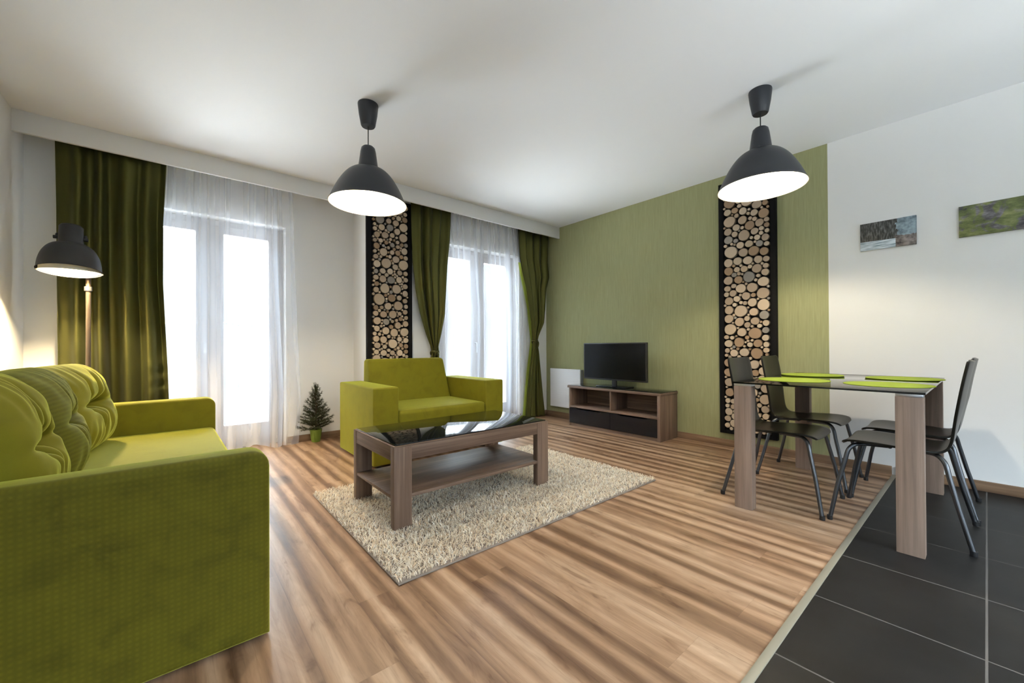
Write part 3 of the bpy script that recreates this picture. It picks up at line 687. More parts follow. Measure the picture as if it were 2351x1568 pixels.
# ---------------------------------------------------------------- pictures
def pic_mat(kind):
    g = G('printed_'+kind); tc = g.n('TexCoord').outputs['Object']; sep = g.n('SeparateXYZ', {0: tc}); Y, Z = sep.outputs[1], sep.outputs[2]
    if kind == 'river':
        n1 = g.n('TexNoise', {'Vector': g.n('Mapping', {'Vector': tc, 'Scale': (1, 110, 28)}).outputs[0], 'Scale': 1.0, 'Detail': 5.0}).outputs[0]
        wood_ = g.ramp(n1, [(.35, (.012, .014, .014)), (.5, (.05, .05, .045)), (.68, (.16, .17, .17))])
        n2 = g.n('TexNoise', {'Vector': tc, 'Scale': 30.0, 'Detail': 6.0}).outputs[0]
        haze = g.ramp(n2, [(.3, (.10, .14, .17)), (.6, (.30, .40, .46))])
        # hillside on the right (towards -Y), rocks low right, pale river at the lower left
        right = g.math('GREATER_THAN', g.math('SUBTRACT', g.math('MULTIPLY', n2, .05), Y), .075)
        c = g.mix(right, wood_, haze)
        rock = g.ramp(n2, [(.35, (.04, .03, .03)), (.62, (.30, .26, .24))])
        lowr = g.math('MULTIPLY', g.math('LESS_THAN', g.math('ADD', Z, g.math('MULTIPLY', n2, .05)), .0), g.math('LESS_THAN', Y, -.04))
        c = g.mix(lowr, c, rock)
        riv = g.math('MULTIPLY', g.math('LESS_THAN', g.math('ADD', Z, g.math('MULTIPLY', Y, -.02)), -.040), g.math('GREATER_THAN', Y, -.045))
        n3 = g.n('TexNoise', {'Vector': g.n('Mapping', {'Vector': tc, 'Scale': (1, 12, 120)}).outputs[0], 'Scale': 1.0, 'Detail': 3.0}).outputs[0]
        c = g.mix(riv, c, g.ramp(n3, [(.35, (.22, .30, .36)), (.6, (.70, .78, .84))]))
    else:
        v = g.n('Mapping', {'Vector': tc, 'Rotation': (.35, 0, 0), 'Scale': (1, 9, 22)}).outputs[0]
        n1 = g.n('TexNoise', {'Vector': v, 'Scale': 1.0, 'Detail': 7.0, 'Roughness': .7}).outputs[0]
        n2 = g.n('TexNoise', {'Vector': tc, 'Scale': 11.0, 'Detail': 4.0, 'Distortion': 1.0}).outputs[0]
        bark = g.ramp(n1, [(.32, (.02, .02, .022)), (.5, (.12, .115, .125)), (.68, (.30, .29, .33))])
        moss = g.ramp(n1, [(.30, (.03, .045, .02)), (.5, (.14, .17, .055)), (.7, (.30, .33, .14))])
        c = g.mix(g.math('MINIMUM', g.math('MAXIMUM', g.math('MULTIPLY', g.math('SUBTRACT', n2, .44), 14.0), 0.0), 1.0), bark, moss)
    g.bsdf(Base_Color=c, Roughness=.55); return g.m
p1 = box('canvas_print', -.0175, -.154, -.1035, 0, .154, .1035, pic_mat('river'), None, .0015); p1.location = (GX, .473, 1.798)
tag(p1, 'small wide canvas print of a forest above a pale river on the white wall', 'picture')
p2 = box('canvas_print', -.0175, -.40, -.1035, 0, .40, .1035, pic_mat('moss'), None, .0015); p2.location = (GX, -.284, 1.798)
tag(p2, 'wide canvas print of green moss on grey bark, at the right edge of the photo', 'picture')

# ---------------------------------------------------------------- radiator
ra = thing('radiator', 'white panel radiator low on the green wall beside the television bench', 'radiator', (GX, 3.67, .147))
bm = bmesh.new(); box_into(bm, -.070, -.27, 0, -.052, .27, .523, .006, 3)
bm_obj('front_panel', bm, M_rad, ra, 'auto')
bm = bmesh.new()
for i in range(17): box_into(bm, -.0715, -.262, .02+i*.0295, -.0695, .262, .0225+i*.0295, .0005, 1)
bm_obj('pressed_ridges', bm, M_rad, ra)
box('side_cover', -.052, -.268, .01, -.004, -.262, .515, M_radside, ra); box('side_cover', -.052, .262, .01, -.004, .268, .515, M_radside, ra)
box('top_grille', -.052, -.262, .505, -.004, .262, .512, M_radside, ra); box('rear_panel', -.012, -.262, .01, 0, .262, .505, M_rad, ra)

# ---------------------------------------------------------------- television bench
tb = thing('television_bench', 'smoked oak television bench with black glass top, open shelf and black drawers', 'TV bench', (3.735, 2.12, 0))
D, L = .345, 1.24
box('side_panel', 0, 0, 0, D, .035, .463, M_oakZ, tb, .002)
box('side_panel', .004, L-.04, 0, D, L-.02, .463, M_oakZ, tb, .002)
box('top_board', -.004, -.006, .463, D, L, .490, M_oakY, tb, .002)
box('glass_top', .0, .0, .4905, D, L-.006, .496, M_black_glass, tb, .001)
box('shelf', .006, .0355, .224, D-.02, L-.041, .246, M_oakY, tb, .001)
box('divider', .008, .600, .2465, D-.02, .618, .4625, M_oakZ, tb, .001)
box('back_panel', D-.014, .0355, .02, D-.004, L-.041, .4625, M_oakY, tb)
box('plinth', .012, .0355, 0, .03, L-.041, .036, M_oakY, tb)
box('bottom_board', .03, .0355, .02, D-.02, L-.041, .036, M_oakY, tb)
def drawer(y0, y1):
    # front with a shallow curved finger cut-out in its top edge
    n = 40; V = []; F = []
    for x in (0.0, .018):
        for i in range(n+1):
            y = y0+(y1-y0)*i/n; s = abs((y-(y0+y1)/2))/((y1-y0)*.30)
            dip = .014*(0 if s > 1.15 else 1 if s < .85 else .5+.5*cos(pi*(s-.85)/.3))
            V.append((x, y, .038)); V.append((x, y, .2225-dip))
    w_ = 2*(n+1)
    for i in range(n):
        a = 2*i; F += [(a, a+1, a+3, a+2), (w_+a, w_+a+2, w_+a+3, w_+a+1), (a+1, w_+a+1, w_+a+3, a+3), (a, a+2, w_+a+2, w_+a)]
    F += [(0, w_, w_+1, 1), (2*n, 2*n+1, w_+2*n+1, w_+2*n)]
    o = mesh_obj('drawer', V, F, M_black_gloss, tb); o['label'] = 'black gloss drawer front'
    bx = bmesh.new(); box_into(bx, .019, y0+.01, .04, .28, y1-.01, .195)
    bm_obj('drawer_box', bx, M_black, o)
    return o
drawer(.037, .607); drawer(.611, L-.030)

# ---------------------------------------------------------------- television
tv = thing('television', 'black flat screen television standing on the bench', 'television', (3.90, 2.79, .496))
bm = bmesh.new(); box_into(bm, -.018, -.433, .078, .012, .433, .514, .004, 3); box_into(bm, .012, -.30, .13, .040, .30, .44, .012, 3)
bm_obj('casing', bm, M_black, tv, 'auto')
box('screen', -.0195, -.418, .096, -.0175, .418, .501, M_screen, tv)
bm = bmesh.new(); box_into(bm, -.075, -.205, 0, .095, .205, .014, .006, 3)
bm_obj('foot', bm, M_black_gloss, tv, 'auto')
box('neck', -.004, -.028, .012, .022, .028, .10, M_black, tv, .004)

# ---------------------------------------------------------------- coffee table
ct = thing('coffee_table', 'smoked oak coffee table with black glass top and lower shelf on the rug', 'coffee table', (.870, 1.981, .018))
L, Wd, H = 1.127, .608, .433
for (x, y) in ((0, 0), (L-.10, 0), (0, Wd-.045), (L-.10, Wd-.045)):
    box('leg', x, y, 0, x+.10, y+.045, H-.006, M_oakZ, ct, .002)
box('apron', .10, .003, H-.080, L-.10, .025, H-.006, M_oakX, ct, .001); box('apron', .10, Wd-.025, H-.080, L-.10, Wd-.003, H-.006, M_oakX, ct, .001)
box('end_apron', .002, .0455, H-.080, .024, Wd-.0455, H-.006, M_oakY, ct, .001); box('end_apron', L-.024, .0455, H-.080, L-.002, Wd-.0455, H-.006, M_oakY, ct, .001)
bm = bmesh.new()
for a in ((.0, .0, L, .032), (.0, Wd-.032, L, Wd)): box_into(bm, a[0], a[1], H-.006, a[2], a[3], H, .001)
for a in ((.0, .032, .032, Wd-.032), (L-.032, .032, L, Wd-.032)): box_into(bm, a[0], a[1], H-.0059, a[2], a[3], H-.0001, .0)
bm_obj('top_border', bm, M_oakX, ct)
box('glass_top', .012, .012, H+.0003, L-.012, Wd-.012, H+.0065, M_black_glass, ct, .001)
box('shelf', .004, .0455, .152, L-.004, Wd-.0455, .170, M_oakX, ct, .001)
box('shelf_edge', .10, .004, .152, L-.10, .045, .170, M_oakX, ct, .001)

# ---------------------------------------------------------------- rug
rg = thing('shaggy_rug', 'cream and beige shaggy rug under the coffee table', 'rug', (.695, 1.543, 0))
RX, RY = 1.955, 1.31
box('backing', 0, 0, 0.001, RX, RY, .008, plain('rug_backing', (.22, .18, .15), .9), rg, .002)
def pile_mat():
    g = G('wool_pile'); ca = g.n('VertexColor', layer_name='tint').outputs[0]
    g.bsdf(Base_Color=ca, Roughness=.9, Sheen_Weight=.3)
    tr = g.n('BsdfTranslucent', {'Color': ca}); mx = g.n('MixShader', {0: .42, 1: g.p.outputs[0], 2: tr.outputs[0]})
    g.link(mx.outputs[0], g.out.inputs[0]); return g.m
rs = np.random.RandomState(5); NT = 42000
px = rs.uniform(.004, RX-.004, NT); py = rs.uniform(.006, RY-.004, NT)
ang = rs.uniform(0, 2*pi, NT); ln = rs.uniform(.018, .034, NT); lean = rs.uniform(.5, 1.5, NT); wd = rs.uniform(.003, .0055, NT)
big = np.array([mnoise.noise(Vector((a*9, b*9, 0))) for a, b in zip(px, py)])
ang2 = big*9 + rs.normal(0, 1.2, NT)
V = np.zeros((NT, 7, 3)); 
dx, dy = np.cos(ang2), np.sin(ang2); sx, sy_ = -np.sin(ang), np.cos(ang)
for k, (t, wk) in enumerate(((0, 1.0), (.45, 1.0), (.8, .75))):
    hz = .006+ln*np.sin(np.minimum(1.0, t*1.0)*1.35)*np.cos(lean*.55)*.95; ho = ln*lean*t*t*.75
    for q, sg in ((0, -1), (1, 1)):
        V[:, 2*k+q, 0] = px+dx*ho+sg*sx*wd*wk*.5; V[:, 2*k+q, 1] = py+dy*ho+sg*sy_*wd*wk*.5; V[:, 2*k+q, 2] = hz
V[:, 6, 0] = px+dx*ln*lean*.85; V[:, 6, 1] = py+dy*ln*lean*.85; V[:, 6, 2] = .006+ln*np.cos(lean*.75)*.9
V[:, :, 0] = np.clip(V[:, :, 0], -.012, RX+.012); V[:, :, 1] = np.clip(V[:, :, 1], -.006, RY+.012); V[:, :, 2] = np.clip(V[:, :, 2], .004, .05)
base = (np.arange(NT)*7)[:, None]
quads = np.concatenate([base+np.array([0, 1, 3, 2]), base+np.array([2, 3, 5, 4])], 0)
tris = base+np.array([4, 5, 6])
me = bpy.data.meshes.new('pile'); me.vertices.add(NT*7); me.vertices.foreach_set('co', V.reshape(-1))
loops = np.concatenate([quads.reshape(-1), tris.reshape(-1)]); me.loops.add(len(loops)); me.loops.foreach_set('vertex_index', loops.astype(np.int32))
ls = np.concatenate([np.arange(len(quads))*4, len(quads)*4+np.arange(NT)*3]); lt = np.concatenate([np.full(len(quads), 4), np.full(NT, 3)])
me.polygons.add(len(ls)); me.polygons.foreach_set('loop_start', ls.astype(np.int32)); me.polygons.foreach_set('loop_total', lt.astype(np.int32))
me.update(calc_edges=True)
pal = np.array([(.90, .79, .63), (.95, .88, .75), (.80, .64, .46), (.97, .93, .85), (.66, .54, .42)])
pick = rs.choice(5, NT, p=(.34, .28, .16, .14, .08)); tc_ = pal[pick]*rs.uniform(.85, 1.1, NT)[:, None]
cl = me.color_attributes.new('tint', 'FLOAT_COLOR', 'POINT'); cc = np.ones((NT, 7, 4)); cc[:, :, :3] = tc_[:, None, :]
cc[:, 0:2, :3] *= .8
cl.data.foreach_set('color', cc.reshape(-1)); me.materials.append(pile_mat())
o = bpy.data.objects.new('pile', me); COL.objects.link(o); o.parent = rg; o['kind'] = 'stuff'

# ---------------------------------------------------------------- upholstery helpers
def soft_box(name, x0, y0, z0, x1, y1, z1, m, parent, r=.03, puff=0.0, seg=5):
    bm = bmesh.new(); box_into(bm, x0, y0, z0, x1, y1, z1, r, seg)
    if puff:
        bmesh.ops.subdivide_edges(bm, edges=[e for e in bm.edges if e.calc_length() > .12], cuts=6, use_grid_fill=True)
        for v in bm.verts:
            fx = 1-abs(2*(v.co.x-x0)/(x1-x0)-1)**2; fy = 1-abs(2*(v.co.y-y0)/(y1-y0)-1)**2; fz = 1-abs(2*(v.co.z-z0)/(z1-z0)-1)**2
            if v.co.z > z1-.004: v.co.z += puff*fx*fy
            if v.co.x > x1-.004: v.co.x += puff*.5*fy*fz
            if v.co.y < y0+.004: v.co.y -= puff*.3*fx*fz
    return bm_obj(name, bm, m, parent, 'auto')

# large sofa on the left: local x from the wall (0) to the front, y along the wall
so = thing('sofa', 'long lime green velvet sofa with straight arms against the left wall', 'sofa', (-.818, 1.53, 0), radians(.75))
SD, SL = 1.066, 2.04
soft_box('base', .02, .126, .035, SD-.012, SL-.126, .245, M_velvet, so, .015)
soft_box('seat', .24, .128, .245, SD-.008, SL-.128, .430, M_velvet, so, .028, .010)
soft_box('backrest', .02, .130, .245, .26, SL-.130, .70, M_velvet, so, .04)
for y0 in (0, SL-.124):
    # arm with a generously rounded front upper corner
    pr = [(.0, .012), (SD, .012), (SD, .565)] + [(SD-.055+.055*cos(a), .572+.055*sin(a)) for a in [radians(15*k) for k in range(0, 7)]] + [(.02, .627), (0, .61)]
    bm = bmesh.new(); A = [bm.verts.new((x, y0, z)) for x, z in pr]; B = [bm.verts.new((x, y0+.124, z)) for x, z in pr]; n = len(pr)
    bm.faces.new(A); bm.faces.new(list(reversed(B)))
    for i in range(n): bm.faces.new((A[i], B[i], B[(i+1) % n], A[(i+1) % n]))
    bmesh.ops.recalc_face_normals(bm, faces=list(bm.faces))
    bmesh.ops.bevel(bm, geom=[e for e in bm.edges if abs(e.verts[0].co.y-e.verts[1].co.y) < 1e-5], offset=.030 if y0 == 0 else .016, segments=6, profile=.5, affect='EDGES', clamp_overlap=True)
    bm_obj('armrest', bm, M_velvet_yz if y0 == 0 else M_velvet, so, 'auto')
for x in (.12, SD-.30):
    for y in (.20, SL-.20): lathe('foot', [(.0, 0), (.024, 0), (.026, .032), (0, .032)], M_black, so, x, y, 16)

# tufted cushions leaning on its back
def tufted(name, w_, h_, t_, m, seed):
    """local: x thickness (front +x), y width, z height; buttons in a row at mid height, deep creases between lobes"""
    rnd = random.Random(seed); nu, nv = 96, 72
    btn = [-.27+rnd.uniform(-.02, .02), .0+rnd.uniform(-.03, .03), .27+rnd.uniform(-.02, .02)]
    def surf(u, v, side):
        e = max(0.0, 1-abs(u)**3.2)*max(0.0, 1-abs(v)**3.0); e = e**.42
        d = 0.0
        for b in btn:
            r2 = ((u-b)/.16)**2+(v/.16)**2
            d += .62*math.exp(-r2*1.2)
            cr = math.exp(-((u-b-(.16*v*(1 if b >= 0 else -1) if b else .05*v))/.045)**2)*math.exp(-(abs(v)/.62)**2.4)
            d += .34*cr
        for k in range(18):                # fine gathered folds radiating from the buttons
            pass
        hc = math.exp(-(v/.055)**2)*math.exp(-(abs(u)/.62)**4)
        d += .30*hc
        a = math.atan2(v, u+1e-6)
        fold = .05*sin(26*u+8*abs(v)+3*sin(5*u+seed))*max(0, abs(v)-.25)
        nse = .07*mnoise.noise(Vector((u*3+seed, v*3, side)))
        k = t_/2*e*(1-.72*min(d, 1.15)*(1 if side > 0 else .3)+fold+nse)
        y = u*w_/2*(1-.06*abs(v)**4); z = v*h_/2*(1-.07*abs(u)**4)
        # puckered corners
        return (side*k, y, z)
    V = []; F = []
    for side in (1, -1):
        b = len(V)
        for j in range(nv+1):
            for i in range(nu+1): V.append(surf(-1+2*i/nu, -1+2*j/nv, side))
        for j in range(nv):
            for i in range(nu):
                q = (b+j*(nu+1)+i, b+j*(nu+1)+i+1, b+(j+1)*(nu+1)+i+1, b+(j+1)*(nu+1)+i)
                F.append(q if side > 0 else tuple(reversed(q)))
    bm = bmesh.new(); vs = [bm.verts.new(v) for v in V]
    for f in F: bm.faces.new([vs[i] for i in f])
    bmesh.ops.remove_doubles(bm, verts=list(bm.verts), dist=.0008)
    o = bm_obj(name, bm, m, None, True)
    for b in btn:
        x = surf(b, 0, 1)[0]
        bb = bmesh.new(); bmesh.ops.create_uvsphere(bb, u_segments=14, v_segments=8, radius=.013)
        for v in bb.verts: v.co.x = v.co.x*.5+x+.002; v.co.y += b*w_/2
        bm_obj('button', bb, m, o, True)
    return o
for (y, yaw_, w_, h_, m, sd, lab, dx) in (
        (3.045, -6, .68, .47, M_velvet, 3, 'tufted lime velvet cushion in the far corner of the sofa beside its far arm', 0),
        (2.420, 4, .60, .48, M_velvet_rib, 8, 'darker ribbed tufted cushion in the middle of the sofa', -.01),
        (1.875, 3, .50, .49, M_velvet, 15, 'tufted lime velvet cushion nearest to the camera, cut by the left photo edge', .0)):
    c = tufted('tufted_cushion', w_, h_, .30, m, sd)
    c.rotation_euler = (radians(0), radians(-14), radians(yaw_)); c.location = (-.425+dx, y, .655)
    tag(c, lab, 'cushion', 'tufted cushions on the long sofa')

# small two-seat sofa under the log panel: local x along, y front (0) to back
lv = thing('loveseat', 'small lime green velvet sofa with wide square arms below the log panel', 'sofa', (1.200, 3.115, 0))
LW, LD = 1.305, .84
for x0 in (0, LW-.205):
    soft_box('armrest', x0, 0, .025, x0+.212, LD, .645, M_velvet, lv, .014, 0, 4)
soft_box('base', .213, .035, .06, LW-.206, LD-.03, .30, M_velvet, lv, .01)
soft_box('seat_cushion', .213, .004, .302, LW-.206, .70, .442, M_velvet, lv, .030, .008)
# raked back cushion, a little narrower at the top
pr = [(.615, .40), (.70, .855), (.838, .855), (.838, .30), (.63, .30)]
bm = bmesh.new()
def bx_(x, top): return x
xa, xb = .213, LW-.206
A = [bm.verts.new((xa+(.010 if z > .8 else 0), y, z)) for y, z in pr]; B = [bm.verts.new((xb-(.055 if z > .8 else 0), y, z)) for y, z in pr]; n = len(pr)
bm.faces.new(A); bm.faces.new(list(reversed(B)))
for i in range(n): bm.faces.new((A[i], B[i], B[(i+1) % n], A[(i+1) % n]))
bmesh.ops.recalc_face_normals(bm, faces=list(bm.faces))
bmesh.ops.bevel(bm, geom=list(bm.edges), offset=.03, segments=5, profile=.5, affect='EDGES', clamp_overlap=True)
bm_obj('back_cushion', bm, M_velvet, lv, 'auto')
for x in (.06, LW-.06):
    for y in (.06, LD-.06): lathe('foot', [(.0, 0), (.022, 0), (.022, .024), (0, .024)], M_black, lv, x, y, 16)

# ---------------------------------------------------------------- pendants
def pendant(loc, label, neck_top, first=None):
    p = thing('pendant_lamp', label, 'pendant lamp', (loc[0], loc[1], HC), group='dark dome pendants')
    zt = neck_top-HC
    lathe('ceiling_cup', [(.0, 0), (.066, 0), (.067, -.006), (.060, -.07), (.047, -.143), (.042, -.151), (.012, -.152), (0, -.152)], M_shade, p)
    tube('cord', [(0, 0, -.15), (0, 0, zt+.01)], .0035, M_black, p, 8)
    # neck and dome, outer skin then inner skin
    neck = [(.008, zt+.012), (.034, zt+.006), (.044, zt-.004), (.050, zt-.03), (.063, zt-.128), (.067, zt-.134), (.068, zt-.150)]
    lathe('shade_neck', neck, M_shade, p)
    prof = []; R = .252; Hd = .225; z0 = zt-.146; r0 = .066
    for k in range(19):
        a = radians(90*k/18); tt = (k/18)**1.5; rr = r0+(R-.008-r0)*tt**.50; zz = z0-Hd*tt
        prof.append((rr, zz))
    prof += [(R-.006, z0-Hd-.004), (R, z0-Hd-.010), (R, z0-Hd-.014)]
    outer = prof
    sh = lathe('lamp_shade', outer, M_shade, p, n=72)
    lathe('shade_lining', [(.02, z0-.02)]+[(r-.004, z-.0035) for r, z in outer[3:-2]]+[(R-.004, z0-Hd-.0135), (R, z0-Hd-.014)], M_inner, sh, n=72)
    lathe('lamp_socket', [(0, z0+.02), (.024, z0+.02), (.024, z0-.05), (.016, z0-.06), (0, z0-.06)], M_rad, p, n=24)
    bb = bmesh.new(); bmesh.ops.create_icosphere(bb, subdivisions=2, radius=.036)
    for v in bb.verts: v.co.z += z0-.098
    bm_obj('light_bulb', bb, M_bulb, p, True)
    return p
pendant((1.010, 2.701), 'dark dome pendant lamp over the coffee table, left of the two pendants', 2.325)
pendant((2.908, .936), 'dark dome pendant lamp over the dining table, right of the two pendants', 2.372)

# ---------------------------------------------------------------- floor lamp behind the sofa
fl = thing('floor_lamp', 'dark grey industrial floor lamp with round shade behind the sofa', 'floor lamp', (-.453, 4.02, 0))
lathe('base', [(0, .0), (.14, .0), (.142, .008), (.138, .018), (.03, .024), (.018, .04), (0, .04)], M_shade2, fl)
tube('pole', [(0, 0, .03), (0, 0, 1.60)], .0135, plain('bronze_grey_pole', (.10, .075, .055), .35, Metallic=.6), fl, 14)
lathe('pole_collar', [(0, 1.37), (.021, 1.37), (.021, 1.40), (0, 1.40)], M_shade2, fl, n=20)
sx, sy2 = -.060, -.165
tube('bracket_arm', spline([(0, 0, 1.60), (.0, -.02, 1.655), (-.02, -.07, 1.675), (sx+.01, sy2+.055, 1.69)], 5), .010, M_shade2, fl)
bm = bmesh.new()
for sg in (-1, 1): tube_into(bm, spline([(sx+sg*.064, sy2, 1.69), (sx+sg*.064, sy2+.03, 1.72), (sx+sg*.04, sy2+.066, 1.70), (sx, sy2+.07, 1.69)], 4), .006, 8)
bm_obj('yoke', bm, M_shade2, fl, True)
pr = [(0, 1.778), (.048, 1.776), (.056, 1.766), (.057, 1.70), (.058, 1.655), (.064, 1.645)]
for k in range(1, 15):
    a = radians(90*k/14); pr.append((.064+(.146-.064)*sin(a), 1.645-.168*(1-cos(a))))
pr += [(.150, 1.474), (.150, 1.470)]
sh = lathe('lamp_shade', pr, M_shade2, fl, sx, sy2, 64)
lathe('shade_lining', [(.02, 1.64), (.06, 1.636)]+[(r-.004, z-.003) for r, z in pr[7:-2]]+[(.1465, 1.4705), (.150, 1.470)], M_inner, sh, sx, sy2, 64)
for sg in (-1, 1):
    tube('knob', [(sx+sg*.055, sy2, 1.690), (sx+sg*.078, sy2, 1.690)], .011, M_black, fl, 16)
lathe('lamp_socket', [(0, 1.63), (.022, 1.63), (.022, 1.60), (0, 1.60)], M_rad, fl, sx, sy2, 20)
bb = bmesh.new(); bmesh.ops.create_icosphere(bb, subdivisions=2, radius=.030)
for v in bb.verts: v.co += Vector((sx, sy2, 1.565))
bm_obj('light_bulb', bb, M_bulb2, fl, True)
# the head is tipped on its side knobs so that the opening looks slightly into the room
TM = Matrix.Translation((sx, sy2, 1.69)) @ Matrix.Rotation(radians(-8.5), 4, 'X') @ Matrix.Translation((-sx, -sy2, -1.69))
for o_ in fl.children:
    if o_.name.split('.')[0] in ('lamp_shade', 'shade_lining', 'lamp_socket', 'light_bulb', 'knob'): o_.data.transform(TM)

# ---------------------------------------------------------------- dining table and place mats
dt = thing('dining_table', 'rectangular dining table with smoked glass top and four oak board legs', 'dining table', (2.580, .183, 0))
TL, TW = 1.262, .806
for (x, y) in ((.004, .002), (.004, TW-.097), (TL-.069, .002), (TL-.069, TW-.097)):
    lg = box('leg', x, y, 0, x+.065, y+.095, .727, M_oak_lightZ, dt, .002)
    box('metal_cap', x+.001, y+.001, .7272, x+.064, y+.094, .7415, M_steel, lg, .001)
box('glass_top', 0, -.004, .742, TL+.006, TW+.004, .750, M_smoked, dt, .001)
bm = bmesh.new()
for a in ((-.0005, -.0045, TL+.0065, -.0038), (-.0005, TW+.0038, TL+.0065, TW+.0045), (-.0008, -.0045, -.0001, TW+.0045), (TL+.0061, -.0045, TL+.0068, TW+.0045)):
    box_into(bm, a[0], a[1], .7415, a[2], a[3], .7502)
bm_obj('glass_edge', bm, M_black_glass, dt)
for (x, y, lab) in ((2.972, .785, 'near left'), (3.575, .830, 'far left'), (2.972, .352, 'near right'), (3.585, .347, 'far right')):
    txt = {'near left': 'round lime green place mat at the near left seat of the dining table',
           'far left': 'round lime green place mat at the far left seat of the dining table',
           'near right': 'round lime green place mat at the near right seat, closest to the front table corner',
           'far right': 'round lime green place mat at the far right seat, by the white wall'}[lab]
    o = lathe('place_mat', [(0, .7505), (.184, .7505), (.186, .752), (.184, .7542), (0, .7545)], M_mat, None, 0, 0, 64)
    o.location = (x, y, 0); tag(o, txt, 'place mat', 'round place mats on the dining table')

# ---------------------------------------------------------------- dining chairs
def make_chair(label):
    r = thing('dining_chair', label, 'chair', group='bent plywood chairs around the dining table')
    prof = [(.226, .424), (.216, .438), (.195, .447), (.15, .452), (.08, .451), (.0, .447), (-.07, .443), (-.125, .441), (-.158, .447), (-.178, .465), (-.188, .495), (-.194, .54),
            (-.203, .62), (-.214, .70), (-.226, .78), (-.238, .85), (-.243, .878), (-.245, .887)]
    wid = [.150, .178, .190, .197, .198, .195, .188, .178, .172, .168, .166, .166, .170, .176, .180, .180, .172, .155]
    P = spline([(0, a, b) for a, b in prof], 3); Wd_ = spline([(w_, 0, 0) for w_ in wid], 3)
    nx = 16; V = []; F = []
    for j, (p, w_) in enumerate(zip(P, Wd_)):
        for i in range(nx+1):
            s = -1+2*i/nx; t = j/(len(P)-1)
            back = max(0, min(1, (p.z-.47)/.2)); seat = 1-back
            V.append((s*w_.x, p.y - .016*back*(1-s*s) + .010*back*0, p.z - .009*seat*(1-s*s)))
    w2 = nx+1
    for j in range(len(P)-1):
        for i in range(nx): F.append((j*w2+i, j*w2+i+1, (j+1)*w2+i+1, (j+1)*w2+i))
    sh = mesh_obj('seat_shell', V, F, M_ply, r, True)
    md = sh.modifiers.new('plywood', 'SOLIDIFY'); md.thickness = .011; md.offset = 1
    md2 = sh.modifiers.new('edge', 'BEVEL'); md2.width = .003; md2.segments = 2; md2.limit_method = 'ANGLE'
    zf = .424
    for sx_ in (-1, 1):
        for sy_ in (1, -1):
            yb = .165 if sy_ > 0 else -.150
            pts = spline([(sx_*.100, sy_*.03, zf), (sx_*.125, yb*.75, zf), (sx_*.165, yb*1.0, zf-.004), (sx_*.188, yb+sy_*.024, zf-.032), (sx_*.200, yb+sy_*.036, zf-.085)], 5)
            pts += [Vector((sx_*.220, yb+sy_*.066, .20)), Vector((sx_*.240, sy_*.262, .012))]
            lg = tube('leg', pts, .0105, M_chrome, r, 12)
            lathe('foot_cap', [(0, 0), (.012, 0), (.0135, .004), (.013, .024), (0, .024)], M_black, lg, sx_*.241, sy_*.263, 16)
    bm = bmesh.new()
    for y in (.03, -.03): tube_into(bm, [(-.115, y, zf), (.115, y, zf)], .010, 10)
    tube_into(bm, [(0, -.06, zf+.004), (0, .06, zf+.004)], .009, 10)
    bm_obj('seat_bracket', bm, M_chrome, r, True)
    return r
ch = make_chair('black plywood chair at the near right of the dining table, partly on the tiles')
ch.location = (3.032, .307, 0)
dup(ch, (3.545, .302, 0), 0, 'black plywood chair at the far right of the table, closest to the white wall')
dup(ch, (2.985, .857, 0), pi, 'black plywood chair at the near left of the dining table, on the wooden floor')
dup(ch, (3.605, .862, 0), pi, 'black plywood chair at the far left of the table, nearest the log panel')

# ---------------------------------------------------------------- potted fir
pf = thing('potted_fir', 'small potted fir tree in a green pot between sheer curtain and small sofa', 'potted plant', (1.125, 4.488, 0))
lathe('pot', [(0, 0), (.040, 0), (.046, .03), (.058, .122), (.060, .128), (.054, .128), (.050, .11), (0, .11)], M_pot, pf, n=40)
lathe('soil', [(0, .112), (.051, .112), (0, .1121)], M_soil, pf, n=24)
def needle_mat():
    g = G('fir_needles'); n1 = g.n('TexNoise', {'Vector': g.n('TexCoord').outputs['Object'], 'Scale': 30.0}).outputs[0]
    g.bsdf(Base_Color=g.ramp(n1, [(.3, (.012, .022, .006)), (.7, (.045, .065, .018))]), Roughness=.6); return g.m
rnd = random.Random(11)
bt = bmesh.new(); bn = bmesh.new()
tube_into(bt, [(0, 0, .10), (.003, 0, .35), (-.004, .002, .575)], [.008, .006, .002], 8)
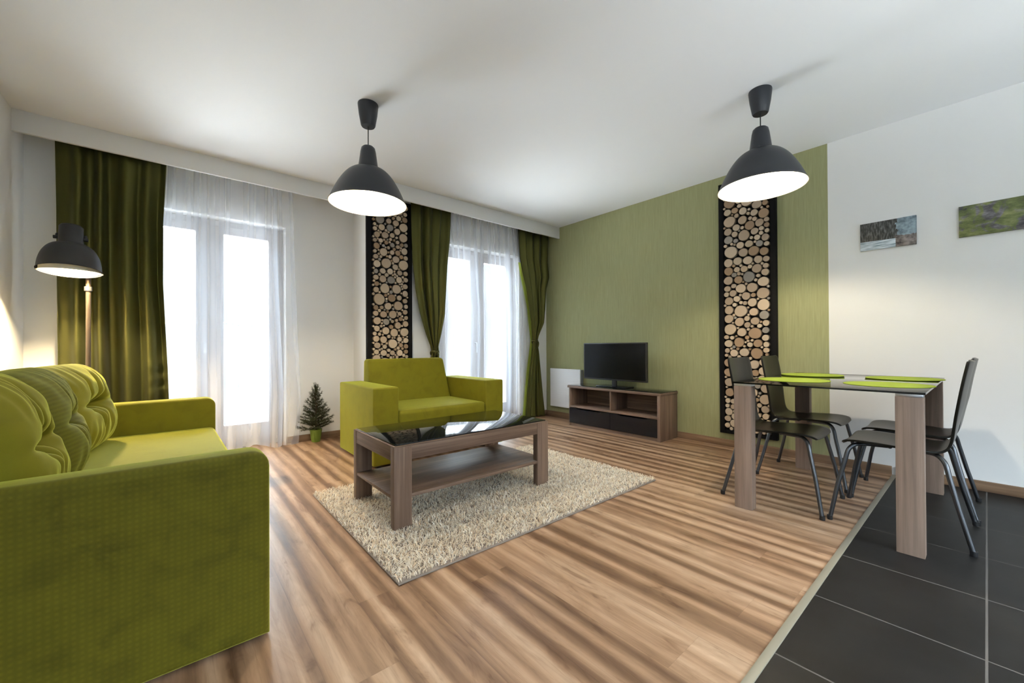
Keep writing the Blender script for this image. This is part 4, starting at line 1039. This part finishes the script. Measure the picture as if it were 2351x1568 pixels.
def needles(a, b, dens=1.0, L=.020):
    a, b = Vector(a), Vector(b); d = b-a; ln_ = d.length; d.normalize()
    for k in range(int(ln_/.0022*dens)):
        p = a+(b-a)*rnd.random(); th = rnd.uniform(0, 2*pi)
        u = d.orthogonal().normalized(); v = d.cross(u); dirn = (u*cos(th)+v*sin(th)+d*.75).normalized()
        q = p+dirn*L*rnd.uniform(.7, 1.2); s_ = dirn.cross(Vector((0, 0, 1))+u*.1).normalized()*.0016; t_ = dirn.cross(s_).normalized()*.0012
        v0, v1, v2 = bn.verts.new(p+s_), bn.verts.new(p-s_), bn.verts.new(p+t_); v3 = bn.verts.new(q)
        bn.faces.new((v0, v1, v3)); bn.faces.new((v1, v2, v3)); bn.faces.new((v2, v0, v3))
for lev in range(13):
    z = .135+lev*.031; t = lev/12
    nb = 9 if lev < 6 else 6
    for k in range(nb):
        a = 2*pi*(k+.5*lev)/nb+rnd.uniform(-.35, .35); R_ = (.165*(1-t)**.9+.025)*rnd.uniform(.6, 1.12)
        if sin(a) > .5: R_ = min(R_, .085/max(sin(a), .5))          # the wall is right behind
        up = .03+.05*t+rnd.uniform(-.01, .03)
        p0 = Vector((0, 0, z)); p1 = Vector((cos(a)*R_*.5, sin(a)*R_*.5, z+up*.35)); p2 = Vector((cos(a)*R_, sin(a)*R_, z+up))
        tube_into(bt, [p0, p1, p2], [.003, .0022, .001], 5)
        needles(p0*.7+p1*.3, p1, 1.0); needles(p1, p2, 1.2)
        for sd in (-1, 1):
            for f_ in (.45, .75):
                q0 = p1.lerp(p2, f_-.3) if f_ > .5 else p0.lerp(p1, .9); a2 = a+sd*.75
                q1 = q0+Vector((cos(a2), sin(a2), .35))*R_*.34
                if q1.y > .09: q1.y = .09
                tube_into(bt, [q0, q1], [.002, .001], 4); needles(q0, q1, 1.1, .017)
needles((0, 0, .42), (-.004, .002, .585), 1.5, .022)
bm_obj('trunk', bt, plain('fir_bark', (.06, .04, .025), .9), pf, True)
bm_obj('foliage', bn, needle_mat(), pf)
